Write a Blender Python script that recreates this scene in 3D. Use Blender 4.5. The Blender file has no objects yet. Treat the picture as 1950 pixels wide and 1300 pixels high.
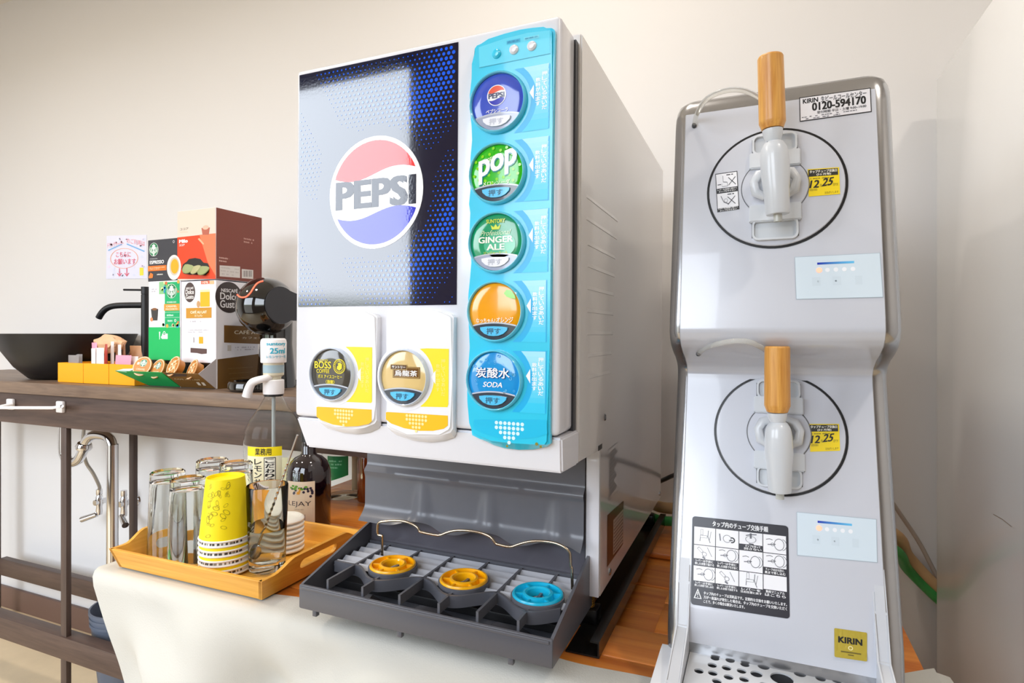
import bpy, bmesh, math, random
from mathutils import Vector, Matrix, noise
random.seed(7)
S = bpy.context.scene
COL = S.collection
# ------------------------------------------------------------------ camera, world, light
H = 1.35                      # eye level above the floor
FPX, CX, HY = 1117., 975., 636.
YAW = math.radians(22.9); SN, CN = math.sin(YAW), math.cos(YAW)
cam = bpy.data.objects.new('camera', bpy.data.cameras.new('camera')); COL.objects.link(cam)
cam.location = (0, 0, H); cam.rotation_euler = (math.pi/2, 0, YAW)
cam.data.sensor_width = 36.; cam.data.lens = 36.*FPX/1950.
cam.data.shift_y = (HY-650.)/1950.
cam.data.clip_start = .02
S.camera = cam
vs = S.view_settings
vs.view_transform = 'Standard'; vs.look = 'None'; vs.gamma = 1; vs.use_curve_mapping = False
vs.exposure = 0.36
S.cycles.max_bounces = 12; S.cycles.transmission_bounces = 12; S.cycles.transparent_max_bounces = 16
S.cycles.caustics_refractive = True; S.cycles.sample_clamp_indirect = 6.

def lin(c):
    if isinstance(c, str):
        c = c.lstrip('#'); c = [int(c[i:i+2], 16)/255 for i in (0, 2, 4)]
    return tuple((x/12.92 if x <= .04045 else ((x+.055)/1.055)**2.4) for x in c)

w = bpy.data.worlds.new('daylight'); S.world = w; w.use_nodes = True
nt = w.node_tree; nt.nodes.clear()
tc = nt.nodes.new('ShaderNodeTexCoord'); sp = nt.nodes.new('ShaderNodeSeparateXYZ')
rp = nt.nodes.new('ShaderNodeValToRGB'); bg = nt.nodes.new('ShaderNodeBackground'); wo = nt.nodes.new('ShaderNodeOutputWorld')
nt.links.new(tc.outputs['Generated'], sp.inputs[0]); nt.links.new(sp.outputs['Z'], rp.inputs[0])
nt.links.new(rp.outputs[0], bg.inputs[0]); nt.links.new(bg.outputs[0], wo.inputs[0])
el = rp.color_ramp.elements                       # lawn and trees below, bright hazy sky above
el[0].position = 0.0; el[0].color = (.17, .165, .15, 1)
el[1].position = 1.0; el[1].color = (.77, .875, 1.0, 1)
e = el.new(.035); e.color = (.12, .15, .09, 1)
e = el.new(.07); e.color = (.86, .92, 1.0, 1)
bg.inputs[1].default_value = 6.0

def area(name, loc, rot, sx, sy, power, color=(1, 1, 1), portal=False, shape='RECTANGLE'):
    l = bpy.data.lights.new(name, 'AREA'); l.shape = shape; l.size = sx; l.size_y = sy
    l.energy = power; l.color = color
    o = bpy.data.objects.new(name, l); COL.objects.link(o); o.location = loc; o.rotation_euler = rot
    if portal: l.cycles.is_portal = True
    return o
R90 = math.pi/2
RX0, RX1, RY0, RY1, RZ = -5.0, 1.6, -1.3, 1.71, 3.0      # the room
WIN_R = (-3.9, -1.74, .12, 2.9)        # window in the rear wall: x0,x1,z0,z1
WIN_C = (-1.28, -.15, 1.3, 2.9)         # second window in the rear wall
for k, wn in enumerate((WIN_R, WIN_C)):
    area('portal_%d' % k, ((wn[0]+wn[1])/2, RY0-.01, (wn[2]+wn[3])/2), (-R90, 0, math.pi), wn[1]-wn[0], wn[3]-wn[2], 1, portal=True)
WARM = (1.0, .91, .80)
for i, (x, y) in enumerate([(-.45, .95), (-1.7, .45), (.9, .2), (-3.0, .4)]):
    area('ceiling_lamp_%d' % i, (x, y, RZ-.03), (0, 0, 0), .16, .16, 9, WARM, shape='DISK')

# ------------------------------------------------------------------ pixel helpers (1950 x 1300 frame -> world planes)
def ray(x, y):
    u = (x-CX)/FPX
    return (-SN+u*CN, CN+u*SN, (HY-y)/FPX)
def P(x, y, X=None, Y=None, Z=None):           # Z is height above eye level
    d = ray(x, y)
    t = X/d[0] if X is not None else Y/d[1] if Y is not None else Z/d[2]
    return Vector((d[0]*t, d[1]*t, d[2]*t+H))
def PT(x, y, a, b):                            # plane Y = a + b*(z-H)
    d = ray(x, y); t = a/(d[1]-b*d[2])
    return Vector((d[0]*t, d[1]*t, d[2]*t+H))

# ------------------------------------------------------------------ materials
MAT = {}
def nmat(name):
    m = bpy.data.materials.new(name); m.use_nodes = True
    return m, m.node_tree, m.node_tree.nodes['Principled BSDF']
def pbr(name, col, rough=.5, metal=0., coat=0., emit=0., trans=0., ior=1.5, bump=0., bscale=200., var=0., spec=.5, sheen=0.):
    if name in MAT: return MAT[name]
    m, nt, b = nmat(name); c = lin(col)
    b.inputs['Base Color'].default_value = (*c, 1); b.inputs['Roughness'].default_value = rough
    b.inputs['Metallic'].default_value = metal; b.inputs['Coat Weight'].default_value = coat
    b.inputs['Coat Roughness'].default_value = .04
    if name == 'poster_navy': b.inputs['Coat IOR'].default_value = 1.62
    b.inputs['Specular IOR Level'].default_value = spec
    b.inputs['Transmission Weight'].default_value = trans; b.inputs['IOR'].default_value = ior
    b.inputs['Sheen Weight'].default_value = sheen
    if emit:
        b.inputs['Emission Color'].default_value = (*c, 1); b.inputs['Emission Strength'].default_value = emit
    t = nt.nodes.new('ShaderNodeTexCoord'); n = nt.nodes.new('ShaderNodeTexNoise')
    n.inputs['Scale'].default_value = bscale; n.inputs['Detail'].default_value = 3
    nt.links.new(t.outputs['Object'], n.inputs['Vector'])
    if bump:
        bp = nt.nodes.new('ShaderNodeBump'); bp.inputs['Strength'].default_value = bump; bp.inputs['Distance'].default_value = .002
        nt.links.new(n.outputs['Fac'], bp.inputs['Height']); nt.links.new(bp.outputs[0], b.inputs['Normal'])
    if var:
        mx = nt.nodes.new('ShaderNodeMix'); mx.data_type = 'RGBA'
        mx.inputs[6].default_value = (*[x*(1-var) for x in c], 1); mx.inputs[7].default_value = (*[min(1, x*(1+var)) for x in c], 1)
        nt.links.new(n.outputs['Fac'], mx.inputs[0]); nt.links.new(mx.outputs[2], b.inputs['Base Color'])
    MAT[name] = m
    return m
def wood(name, dark, light, axis=0, scale=18., rough=.45, stretch=.08, coat=0., ring=0.):
    if name in MAT: return MAT[name]
    m, nt, b = nmat(name); L = nt.links
    t = nt.nodes.new('ShaderNodeTexCoord'); mp = nt.nodes.new('ShaderNodeMapping')
    sc = [1, 1, 1]; sc[axis] = stretch; mp.inputs['Scale'].default_value = sc
    oi = nt.nodes.new('ShaderNodeObjectInfo'); ad = nt.nodes.new('ShaderNodeVectorMath'); ad.operation = 'ADD'
    mu = nt.nodes.new('ShaderNodeMath'); mu.operation = 'MULTIPLY'; mu.inputs[1].default_value = 7.
    L.new(oi.outputs['Random'], mu.inputs[0]); L.new(t.outputs['Object'], ad.inputs[0]); L.new(mu.outputs[0], ad.inputs[1])
    L.new(ad.outputs[0], mp.inputs['Vector'])
    n = nt.nodes.new('ShaderNodeTexNoise'); n.inputs['Scale'].default_value = scale; n.inputs['Detail'].default_value = 8; n.inputs['Distortion'].default_value = 1.2
    n2 = nt.nodes.new('ShaderNodeTexNoise'); n2.inputs['Scale'].default_value = scale*6; n2.inputs['Detail'].default_value = 4
    L.new(mp.outputs[0], n.inputs['Vector']); L.new(mp.outputs[0], n2.inputs['Vector'])
    mm = nt.nodes.new('ShaderNodeMix'); mm.inputs[0].default_value = .35
    L.new(n.outputs['Fac'], mm.inputs[2]); L.new(n2.outputs['Fac'], mm.inputs[3])
    r = nt.nodes.new('ShaderNodeValToRGB'); r.color_ramp.elements[0].position = .33; r.color_ramp.elements[1].position = .66
    r.color_ramp.elements[0].color = (*lin(dark), 1); r.color_ramp.elements[1].color = (*lin(light), 1)
    L.new(mm.outputs[0], r.inputs[0]); L.new(r.outputs[0], b.inputs['Base Color'])
    bp = nt.nodes.new('ShaderNodeBump'); bp.inputs['Strength'].default_value = .12; bp.inputs['Distance'].default_value = .001
    L.new(mm.outputs[0], bp.inputs['Height']); L.new(bp.outputs[0], b.inputs['Normal'])
    b.inputs['Roughness'].default_value = rough; b.inputs['Coat Weight'].default_value = coat
    MAT[name] = m
    return m
def printmat(name, rough=.4, coat=0., bump=0., metal=0.):
    if name in MAT: return MAT[name]
    m, nt, b = nmat(name)
    a = nt.nodes.new('ShaderNodeVertexColor'); a.layer_name = 'ink'
    nt.links.new(a.outputs[0], b.inputs['Base Color']); b.inputs['Roughness'].default_value = rough
    b.inputs['Coat Weight'].default_value = coat; b.inputs['Coat Roughness'].default_value = .03; b.inputs['Coat IOR'].default_value = 1.62 if coat >= 1 else 1.5; b.inputs['Metallic'].default_value = metal
    if bump:
        t = nt.nodes.new('ShaderNodeTexCoord'); n = nt.nodes.new('ShaderNodeTexNoise'); n.inputs['Scale'].default_value = 260; n.inputs['Detail'].default_value = 1
        bp = nt.nodes.new('ShaderNodeBump'); bp.inputs['Strength'].default_value = bump; bp.inputs['Distance'].default_value = .001
        nt.links.new(t.outputs['Object'], n.inputs['Vector']); nt.links.new(n.outputs['Fac'], bp.inputs['Height'])
        nt.links.new(bp.outputs[0], b.inputs['Coat Normal']); nt.links.new(bp.outputs[0], b.inputs['Normal'])
    MAT[name] = m
    return m
INK = printmat('ink'); INKG = printmat('ink_gloss', .32, .2)
def glass(name, col=(1, 1, 1), ior=1.45, rough=0.):
    return pbr(name, col, rough, trans=1., ior=ior)
GLASS = glass('clear_glass', (.99, 1, .995), 1.3)
PLASTIC_CLEAR = glass('clear_plastic', (.98, .98, .97), 1.3)
WHITE = pbr('white_enamel', '#e6e6ec', .22, coat=.5)
SIDEW = pbr('side_white', '#e4e1df', .16, coat=.6)
GREY = pbr('grey_plastic', '#5a5b62', .32, var=.04)
GREYD = pbr('dark_grey_plastic', '#3c3d42', .35)
BLACK = pbr('black_plastic', '#141416', .3)
GLOSSBLK = pbr('gloss_black', '#08080a', .08, coat=1.)
CHROME = pbr('chrome', '#d8d8da', .08, metal=1.)
NICKEL = pbr('nickel_wire', '#c9b8a0', .2, metal=1.)
STEEL = pbr('steel', '#c8c9cc', .25, metal=1.)

# ------------------------------------------------------------------ object helpers
ORG = {}
def thing(name, loc, label, cat, group=None, rot=(0, 0, 0)):
    o = bpy.data.objects.new(name, None); COL.objects.link(o); o.location = loc; o.rotation_euler = rot
    o.empty_display_size = .05
    o['label'] = label; o['category'] = cat
    if group: o['group'] = group
    ORG[o] = Vector(loc)
    return o
def tag(o, label, cat, group=None):
    o['label'] = label; o['category'] = cat
    if group: o['group'] = group
    return o
def obj(name, bm, mat, parent=None, org=None, smooth=35, kind=None, label=None, flip=True):
    if org is None: org = ORG.get(parent, Vector((0, 0, 0)))
    org = Vector(org)
    if flip: bmesh.ops.recalc_face_normals(bm, faces=bm.faces[:])
    for v in bm.verts: v.co -= org
    me = bpy.data.meshes.new(name); bm.to_mesh(me); bm.free()
    for m in (mat if isinstance(mat, (list, tuple)) else [mat]): me.materials.append(m)
    if smooth:
        me.shade_smooth(); me.set_sharp_from_angle(angle=math.radians(smooth))
    o = bpy.data.objects.new(name, me); COL.objects.link(o)
    if parent: o.parent = parent
    else: o.location = org
    ORG[o] = org
    if kind: o['kind'] = kind
    if label: o['label'] = label
    return o
def copy_tree(o, parent=None):
    c = o.copy(); COL.objects.link(c)
    if parent: c.parent = parent
    for ch in list(o.children): copy_tree(ch, c)
    return c
def B(): return bmesh.new()
def box(bm, x0, x1, y0, y1, z0, z1, bev=0., seg=2):
    if bev:
        t = bmesh.new(); box(t, x0, x1, y0, y1, z0, z1)
        bmesh.ops.bevel(t, geom=t.edges[:], offset=bev, segments=seg, profile=.5, affect='EDGES')
        merge(bm, t); return bm
    v = [bm.verts.new((x, y, z)) for z in (z0, z1) for x, y in ((x0, y0), (x1, y0), (x1, y1), (x0, y1))]
    for f in ((3, 2, 1, 0), (4, 5, 6, 7), (0, 1, 5, 4), (1, 2, 6, 5), (2, 3, 7, 6), (3, 0, 4, 7)): bm.faces.new([v[i] for i in f])
    return bm
def merge(bm, t, mtx=None):
    m = {}
    for v in t.verts: m[v] = bm.verts.new(mtx @ v.co if mtx else v.co)
    for f in t.faces:
        nf = bm.faces.new([m[v] for v in f.verts]); nf.material_index = f.material_index
    t.free()
def prism(bm, pts0, pts1, mi=0):
    a = [bm.verts.new(p) for p in pts0]; b = [bm.verts.new(p) for p in pts1]; n = len(a)
    fs = [bm.faces.new(a), bm.faces.new(list(reversed(b)))]
    for i in range(n): fs.append(bm.faces.new([a[i], b[i], b[(i+1) % n], a[(i+1) % n]]))
    for f in fs: f.material_index = mi
    return fs[0]
def loft(bm, secs, closed=True, caps=True):
    rows = [[bm.verts.new(p) for p in s] for s in secs]; n = len(rows[0])
    for a, b in zip(rows, rows[1:]):
        for i in range(n if closed else n-1):
            j = (i+1) % n; bm.faces.new([a[i], a[j], b[j], b[i]])
    if caps and closed: bm.faces.new(rows[0]); bm.faces.new(list(reversed(rows[-1])))
    return rows
def lathe(bm, prof, c, axis=(0, 0, 1), seg=32, capends=False):
    ax = Vector(axis).normalized(); q = Vector((0, 0, 1)).rotation_difference(ax); c = Vector(c)
    rows = []
    for r, h in prof:
        if r < 1e-6: rows.append([bm.verts.new(c+ax*h)])
        else: rows.append([bm.verts.new(c+q @ Vector((r*math.cos(2*math.pi*i/seg), r*math.sin(2*math.pi*i/seg), h))) for i in range(seg)])
    for a, b in zip(rows, rows[1:]):
        for i in range(seg):
            j = (i+1) % seg
            if len(a) == 1 and len(b) == 1: continue
            if len(a) == 1: bm.faces.new([a[0], b[j], b[i]])
            elif len(b) == 1: bm.faces.new([a[i], a[j], b[0]])
            else: bm.faces.new([a[i], a[j], b[j], b[i]])
    if capends:
        for r in (rows[0], rows[-1]):
            if len(r) > 2: bm.faces.new(r)
    return bm
def spline(pts, n=8):
    pts = [Vector(p) for p in pts]; out = []
    for i in range(len(pts)-1):
        p0 = pts[max(i-1, 0)]; p1 = pts[i]; p2 = pts[i+1]; p3 = pts[min(i+2, len(pts)-1)]
        for k in range(n):
            t = k/n
            out.append(.5*((2*p1)+(p2-p0)*t+(2*p0-5*p1+4*p2-p3)*t*t+(3*p1-p0-3*p2+p3)*t**3))
    out.append(pts[-1]); return out
def tube(bm, pts, r, seg=10, caps=True):
    pts = [Vector(p) for p in pts]; n = len(pts); rr = r if isinstance(r, (list, tuple)) else [r]*n
    rows = []; up = None
    for i, p in enumerate(pts):
        d = (pts[min(i+1, n-1)]-pts[max(i-1, 0)]).normalized()
        if up is None: up = d.orthogonal().normalized()
        up = (up-d*up.dot(d)).normalized(); sd = d.cross(up)
        rows.append([p+(up*math.cos(2*math.pi*k/seg)+sd*math.sin(2*math.pi*k/seg))*rr[i] for k in range(seg)])
    loft(bm, rows, True, caps)
    return bm
def cyl(bm, a, b, r, seg=24, r2=None):
    return tube(bm, [a, b], [r, r if r2 is None else r2], seg)
def rrect(x0, x1, z0, z1, r, n=5):
    out = []
    for cx, cz, a0 in ((x1-r, z1-r, 0), (x0+r, z1-r, 90), (x0+r, z0+r, 180), (x1-r, z0+r, 270)):
        for k in range(n+1):
            a = math.radians(a0+90*k/n); out.append((cx+r*math.cos(a), cz+r*math.sin(a)))
    return out

# ------------------------------------------------------------------ flat print: lettering and marks
TXT = {}
def textmesh(s, bold=0., res=3):
    k = (s, bold, res)
    if k in TXT: return TXT[k]
    cu = bpy.data.curves.new('t', 'FONT'); cu.body = s; cu.resolution_u = res; cu.space_line = .9
    o = bpy.data.objects.new('t', cu); COL.objects.link(o)
    dg = bpy.context.evaluated_depsgraph_get()
    me = bpy.data.meshes.new_from_object(o.evaluated_get(dg))
    v1 = [(v.co.x, v.co.y) for v in me.vertices]; f1 = [tuple(p.vertices) for p in me.polygons]
    bpy.data.objects.remove(o); bpy.data.curves.remove(cu); bpy.data.meshes.remove(me)
    d = bold*.55                         # heavier strokes: the glyphs laid over themselves, shifted
    sh = ((0, 0),) if bold < .015 else ((-d, -d*.5), (d, -d*.5), (d, d*.5), (-d, d*.5)) if bold < .05 else ((-d, -d*.5), (d, -d*.5), (d, d*.5), (-d, d*.5), (0, 0))
    if v1:
        x0 = min(v[0] for v in v1)-d; x1 = max(v[0] for v in v1)+d; y0 = min(v[1] for v in v1)-d*.5; y1 = max(v[1] for v in v1)+d*.5
    out = [[((a+dx-x0)/max(x1-x0, 1e-6), (b+dy-y0)/max(y1-y0, 1e-6)) for a, b in v1] for dx, dy in sh] if v1 else []
    TXT[k] = (out, f1)
    return TXT[k]
STEP = .00012
class Print:
    def __init__(s, mapf, pxf=None):
        s.m = mapf; s.px = pxf; s.v = []; s.f = []; s.c = []
    def q(s, p): return s.px(*p) if s.px else p
    def add(s, vs_, fs, col, lay):
        b = len(s.v); c = lin(col) if isinstance(col, str) else col
        s.v += [s.m(u, v, lay*STEP) for u, v in vs_]
        for f in fs: s.f.append([b+i for i in f]); s.c.append(c)
    def poly(s, pts, col, lay=1): s.add(pts, [list(range(len(pts)))], col, lay)
    def pp(s, pts, col, lay=1): s.poly([s.q(p) for p in pts], col, lay)
    def rect(s, a, b, col, lay=1): s.poly([(a[0], a[1]), (b[0], a[1]), (b[0], b[1]), (a[0], b[1])], col, lay)
    def rp(s, a, b, col, lay=1): s.rect(s.q(a), s.q(b), col, lay)
    def disc(s, c, r, col, lay=1, n=24, ry=None):
        ry = r if ry is None else ry
        s.poly([(c[0]+r*math.cos(2*math.pi*i/n), c[1]+ry*math.sin(2*math.pi*i/n)) for i in range(n)], col, lay)
    def ring(s, c, r0, r1, col, lay=1, n=32, a0=0, a1=360, sy=1.):
        A = [math.radians(a0+(a1-a0)*i/n) for i in range(n+1)]
        vs_ = [(c[0]+r*math.cos(a), c[1]+r*sy*math.sin(a)) for a in A for r in (r0, r1)]
        s.add(vs_, [[2*i, 2*i+1, 2*i+3, 2*i+2] for i in range(n)], col, lay)
    def line(s, pts, wd, col, lay=1):
        vs_ = []
        for i, p in enumerate(pts):
            a = pts[max(i-1, 0)]; b = pts[min(i+1, len(pts)-1)]
            d = (b[0]-a[0], b[1]-a[1]); l = math.hypot(*d) or 1; nx, ny = -d[1]/l*wd/2, d[0]/l*wd/2
            vs_ += [(p[0]+nx, p[1]+ny), (p[0]-nx, p[1]-ny)]
        s.add(vs_, [[2*i, 2*i+1, 2*i+3, 2*i+2] for i in range(len(pts)-1)], col, lay)
    def text(s, t, a, b, col, lay=2, bold=.0, slant=0., rise=0., res=3):
        """fit the string in the box a (bottom left) .. b (top right)"""
        cps, fs = textmesh(t, bold, res); W, Hh = b[0]-a[0], b[1]-a[1]
        for i, vs_ in enumerate(cps):
            s.add([(a[0]+W*x+slant*Hh*(y-.5), a[1]+Hh*y+rise*W*(x-.5)) for x, y in vs_], fs, col, lay+i*.2)
    def tp(s, t, a, b, col, lay=2, **k): s.text(t, s.q(a), s.q(b), col, lay, **k)
    def vtext(s, t, a, b, col, lay=2, bold=.0):
        n = len(t); h = (b[1]-a[1])/n
        for i, ch in enumerate(t):
            z1 = b[1]-h*i
            s.text(ch, (a[0], z1-h*.9), (b[0], z1-h*.05), col, lay, bold=bold)
    def fine(s, a, b, col, rows=2, lay=2, seed=1, fill=.82):
        """print too fine to read: short dashes"""
        rd = random.Random(seed); hh = (b[1]-a[1])/rows
        for r in range(rows):
            z = b[1]-hh*(r+.5); x = a[0]; end = b[0] if r < rows-1 else a[0]+(b[0]-a[0])*.7
            while x < end:
                wd = hh*rd.uniform(.35, .75)
                if rd.random() < fill:
                    s.rect((x, z-hh*.25), (min(x+wd*.8, end), z+hh*.25*rd.uniform(.5, 1.)), col, lay)
                x += wd
    def build(s, name, parent, mat=None, kind=None, label=None):
        org = ORG.get(parent, Vector((0, 0, 0)))
        me = bpy.data.meshes.new(name); me.from_pydata([tuple(Vector(v)-org) for v in s.v], [], s.f)
        at = me.color_attributes.new('ink', 'FLOAT_COLOR', 'CORNER'); k = 0
        for f, c in zip(s.f, s.c):
            for _ in f: at.data[k].color = (*c, 1); k += 1
        me.materials.append(mat or INK)
        o = bpy.data.objects.new(name, me); COL.objects.link(o); o.parent = parent; ORG[o] = org
        if kind: o['kind'] = kind
        if label: o['label'] = label
        return o

# ------------------------------------------------------------------ the room
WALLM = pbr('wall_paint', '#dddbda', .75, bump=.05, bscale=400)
CEILM = pbr('ceiling_paint', '#e2ddd6', .8)
FLOORM = pbr('floor_wood', '#d9c3a0', .55, var=.12, bscale=9)
BASEM = pbr('baseboard_brown', '#6d5348', .5)
def struct(name, bm, m):
    return obj(name, bm, m, None, kind='structure')
b = B(); box(b, RX0-.2, RX1+.2, RY0-.2, RY1+.2, -.1, 0); struct('floor', b, FLOORM)
b = B(); box(b, RX0-.2, RX1+.2, RY0-.2, RY1+.2, RZ, RZ+.1); struct('ceiling', b, CEILM)
b = B(); box(b, RX0-.1, RX1+.1, RY1, RY1+.1, 0, RZ); struct('wall_back', b, WALLM)
b = B(); box(b, RX1, RX1+.1, RY0, RY1, 0, RZ); struct('wall_right', b, WALLM)
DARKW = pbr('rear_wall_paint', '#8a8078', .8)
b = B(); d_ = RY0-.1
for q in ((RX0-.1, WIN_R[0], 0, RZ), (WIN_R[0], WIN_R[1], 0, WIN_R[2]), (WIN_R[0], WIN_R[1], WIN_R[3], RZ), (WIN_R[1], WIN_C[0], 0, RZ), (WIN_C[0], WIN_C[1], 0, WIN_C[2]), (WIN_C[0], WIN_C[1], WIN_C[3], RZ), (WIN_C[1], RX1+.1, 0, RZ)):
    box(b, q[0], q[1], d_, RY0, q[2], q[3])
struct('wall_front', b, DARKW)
b = B(); box(b, RX0-.1, RX0, RY0, RY1, 0, RZ); struct('wall_left', b, WALLM)
FRM = pbr('window_frame', '#4a4542', .4)
for k, (x0, x1, z0, z1) in enumerate((WIN_R, WIN_C)):
    b = B()
    for q in ((x0, x0+.05, z0, z1), (x1-.05, x1, z0, z1), (x0+.05, x1-.05, z0, z0+.05), (x0+.05, x1-.05, z1-.05, z1)): box(b, q[0], q[1], RY0-.08, RY0-.03, q[2], q[3])
    struct('window_%d' % (k+1), b, FRM)
b = B(); zb = P(10, 1117, Y=RY1-.015).z; box(b, RX0, RX1, RY1-.015, RY1, 0, zb, .003); struct('baseboard_back', b, BASEM)

# tall glossy white cabinet at the right edge
CBK = 1.625; PX = .2306*CBK
t = thing('tall_cabinet', (PX+.3, 1.35, 0), 'tall glossy white cabinet side at the right edge of the photo', 'cabinet')
ztop = P(1796, 133, X=PX).z
b = B(); box(b, PX, PX+.62, .98, CBK, .06, ztop, .004); obj('side_panel', b, pbr('cabinet_white', '#efefee', .2, coat=.3, bump=.01, bscale=3), t)
b = B(); box(b, PX+.01, PX+.61, .945, .977, .08, ztop-.01, .006); obj('door', b, pbr('cabinet_door_white', '#e2e2e2', .2), t)
b = B(); box(b, PX+.02, PX+.6, 1.0, CBK-.02, 0, .06); obj('plinth', b, BLACK, t)
pr = Print(lambda u, v, h: Vector((PX-.0003-h, u, v)), lambda x, y: (lambda p: (p.y, p.z))(P(x, y, X=PX)))
pr.line([pr.q(p) for p in ((1892, 979), (1910, 989), (1927, 1003))], .0012, '#9a8268', 1)
pr.build('scratch', t)

# ------------------------------------------------------------------ wooden table and its cloth
T = H-.48                       # table top height
TX0, TX1, TY0, TY1 = -1.25, .218, .775, 1.60
PINE = wood('orange_pine', '#c8661a', '#f29a40', axis=0, scale=14, rough=.38, coat=.15)
PINEY = wood('orange_pine_lengthwise', '#a04a0a', '#d07a22', axis=1, scale=14, rough=.38, coat=.15)
tbl = thing('wooden_table', (-.5, 1.2, 0), 'low orange pine slatted table carrying both drink machines', 'table')
LOW = T-.016
# lower deck of boards running left to right, with open joints
y = .965; k = 0
while y < TY1-.01:
    d = .112 if k % 3 else .098
    b = B(); box(b, TX0+.02, TX1-.02, y, min(y+d-.003, TY1), LOW-.02, LOW-(.002 if k % 2 else 0), .002, 1); obj('board', b, PINE, tbl); y += d; k += 1
b = B(); box(b, TX0, TX1, TY0, .862, T-.022, T, .003); obj('board', b, PINE, tbl)
b = B(); box(b, TX0, TX1, .864, .961, T-.022, T, .003); obj('board', b, PINE, tbl)
for x0, x1, ya, yb in ((-.158, .04, .963, 1.075), (-.158, .04, 1.077, 1.19), (-.158, .04, 1.192, TY1), (.1, TX1, .963, TY1), (TX0, -.80, .963, 1.20), (TX0, -.80, 1.202, 1.40), (TX0, -.80, 1.402, TY1)):
    b = B(); box(b, x0, x1, ya, yb, LOW, T-.001, .003); obj('raised_board', b, PINE, tbl)
b = B(); box(b, -.80, -.158, 1.32, 1.43, LOW, T-.004, .003); obj('raised_board', b, PINE, tbl)
for x in (TX0+.05, TX1-.09):
    for yy in (TY0+.05, TY1-.09):
        b = B(); box(b, x, x+.045, yy, yy+.045, 0, T-.06, .003); obj('leg', b, PINE, tbl)
for yy in (TY0+.03, TY1-.05):
    b = B(); box(b, TX0+.05, TX1-.05, yy, yy+.02, T-.1, T-.036); obj('apron', b, PINE, tbl)

CLOTH = pbr('ivory_cloth', '#cfccc3', .9, bump=.25, bscale=420)
def cloth():
    b = B(); NX, NV = 150, 64
    rows = []
    for i in range(NX+1):
        s = i/NX; x = TX0-.002+s*(TX1-TX0+.014)
        back = .836+.012*math.sin(x*9)+.004*math.sin(x*31) + max(0, (x+.02)/.22)*.14
        if x < -.8: back += .03*(-.8-x)
        col = []
        for j in range(NV+1):
            v = j/NV; Ltop = back-TY0+.008
            L = v*(Ltop+.62)
            z0 = T+.0012
            if L < Ltop-.012:
                y = back-L; z = z0+.0005*math.sin(x*45+y*60)*max(0, 1-abs(L-.02)*14); xx = x
                z += .0006*(1+noise.noise(Vector((x*9, y*14, 0))))
            else:
                d = L-(Ltop-.012); a = min(d/.03, 1.)*math.pi/2
                hang = max(0, d-.02)
                f = min(1, hang/.12)
                y = TY0-.008+.012-.02*math.sin(a)-f*(.026*math.sin(x*13+1.3+hang*9)+.014*math.sin(x*31-hang*14)+.03*noise.noise(Vector((x*6+hang*5, hang*7, 3))))*min(1, .06+(x-TX0)*4) - .03*f*min(1, .1+(x-TX0)*3)
                z = z0-.015*(1-math.cos(a))-hang
                # the left end is pulled inwards so the edge falls as a slanting fold
                xx = x + d*.55*max(0, 1-(x-TX0)/1.1)
                y -= f*.018*math.sin(hang*30-(x-TX0)*12)*max(0, 1-(x-TX0)/.7)*min(1, .1+(x-TX0)*4)
            col.append(b.verts.new((xx, y, z)))
        rows.append(col)
    for r, q in zip(rows, rows[1:]):
        for j in range(NV): b.faces.new([r[j], r[j+1], q[j+1], q[j]])
    # right end: a flap that hangs over the table's right edge
    o = obj('tablecloth', b, CLOTH, None, org=(-.5, TY0, T), smooth=180)
    return o
tcl = tag(cloth(), 'ivory tablecloth draped over the front of the orange table', 'tablecloth')
def flap():
    b = B(); rows = []
    for i in range(25):
        s = i/24; y = TY0-.01+s*(1.0-TY0+.01)
        col = []
        for j in range(30):
            d = j/29*.4; a = min(d/.03, 1)*math.pi/2; hang = max(0, d-.02)
            col.append(b.verts.new((TX1+.010+.028*math.sin(a)+.35*min(hang, .10)+.012*math.sin(y*30+hang*5)*min(1, hang/.1), y+.1*hang*(s-.5), T+.0012-.015*(1-math.cos(a))-hang*.95)))
        rows.append(col)
    for r, q in zip(rows, rows[1:]):
        for j in range(29): b.faces.new([r[j], r[j+1], q[j+1], q[j]])
    return obj('side_fall', b, CLOTH, tcl, smooth=180)
flap()

# ------------------------------------------------------------------ cold drink dispenser
RHO = .0075; PV = Vector((-.46, .95, H-.5))
CR, SR = math.cos(RHO), math.sin(RHO)
def DL(x, y, Y=.724):
    p = P(x, y, Y=Y); dx, dz = p.x-PV.x, p.z-PV.z
    return (PV.x+dx*CR-dz*SR, PV.z+dx*SR+dz*CR)
def DS(x, y, X=-.238):          # on the dispenser's right side: returns (y, z)
    p = P(x, y, X=X); return (p.y, p.z)
D = thing('drink_dispenser', PV, 'large white cold drink dispenser with blue cola poster and seven push buttons', 'drink dispenser', rot=(0, RHO, 0))
YF = .724; DX0, DX1 = -.6845, -.2435
zt, zs, zc = H+.416, H-.1318, H-.182
b = B(); box(b, DX0, DX1, YF, .787, zs, zt, .007, 3); obj('front_door', b, WHITE, D)
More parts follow.
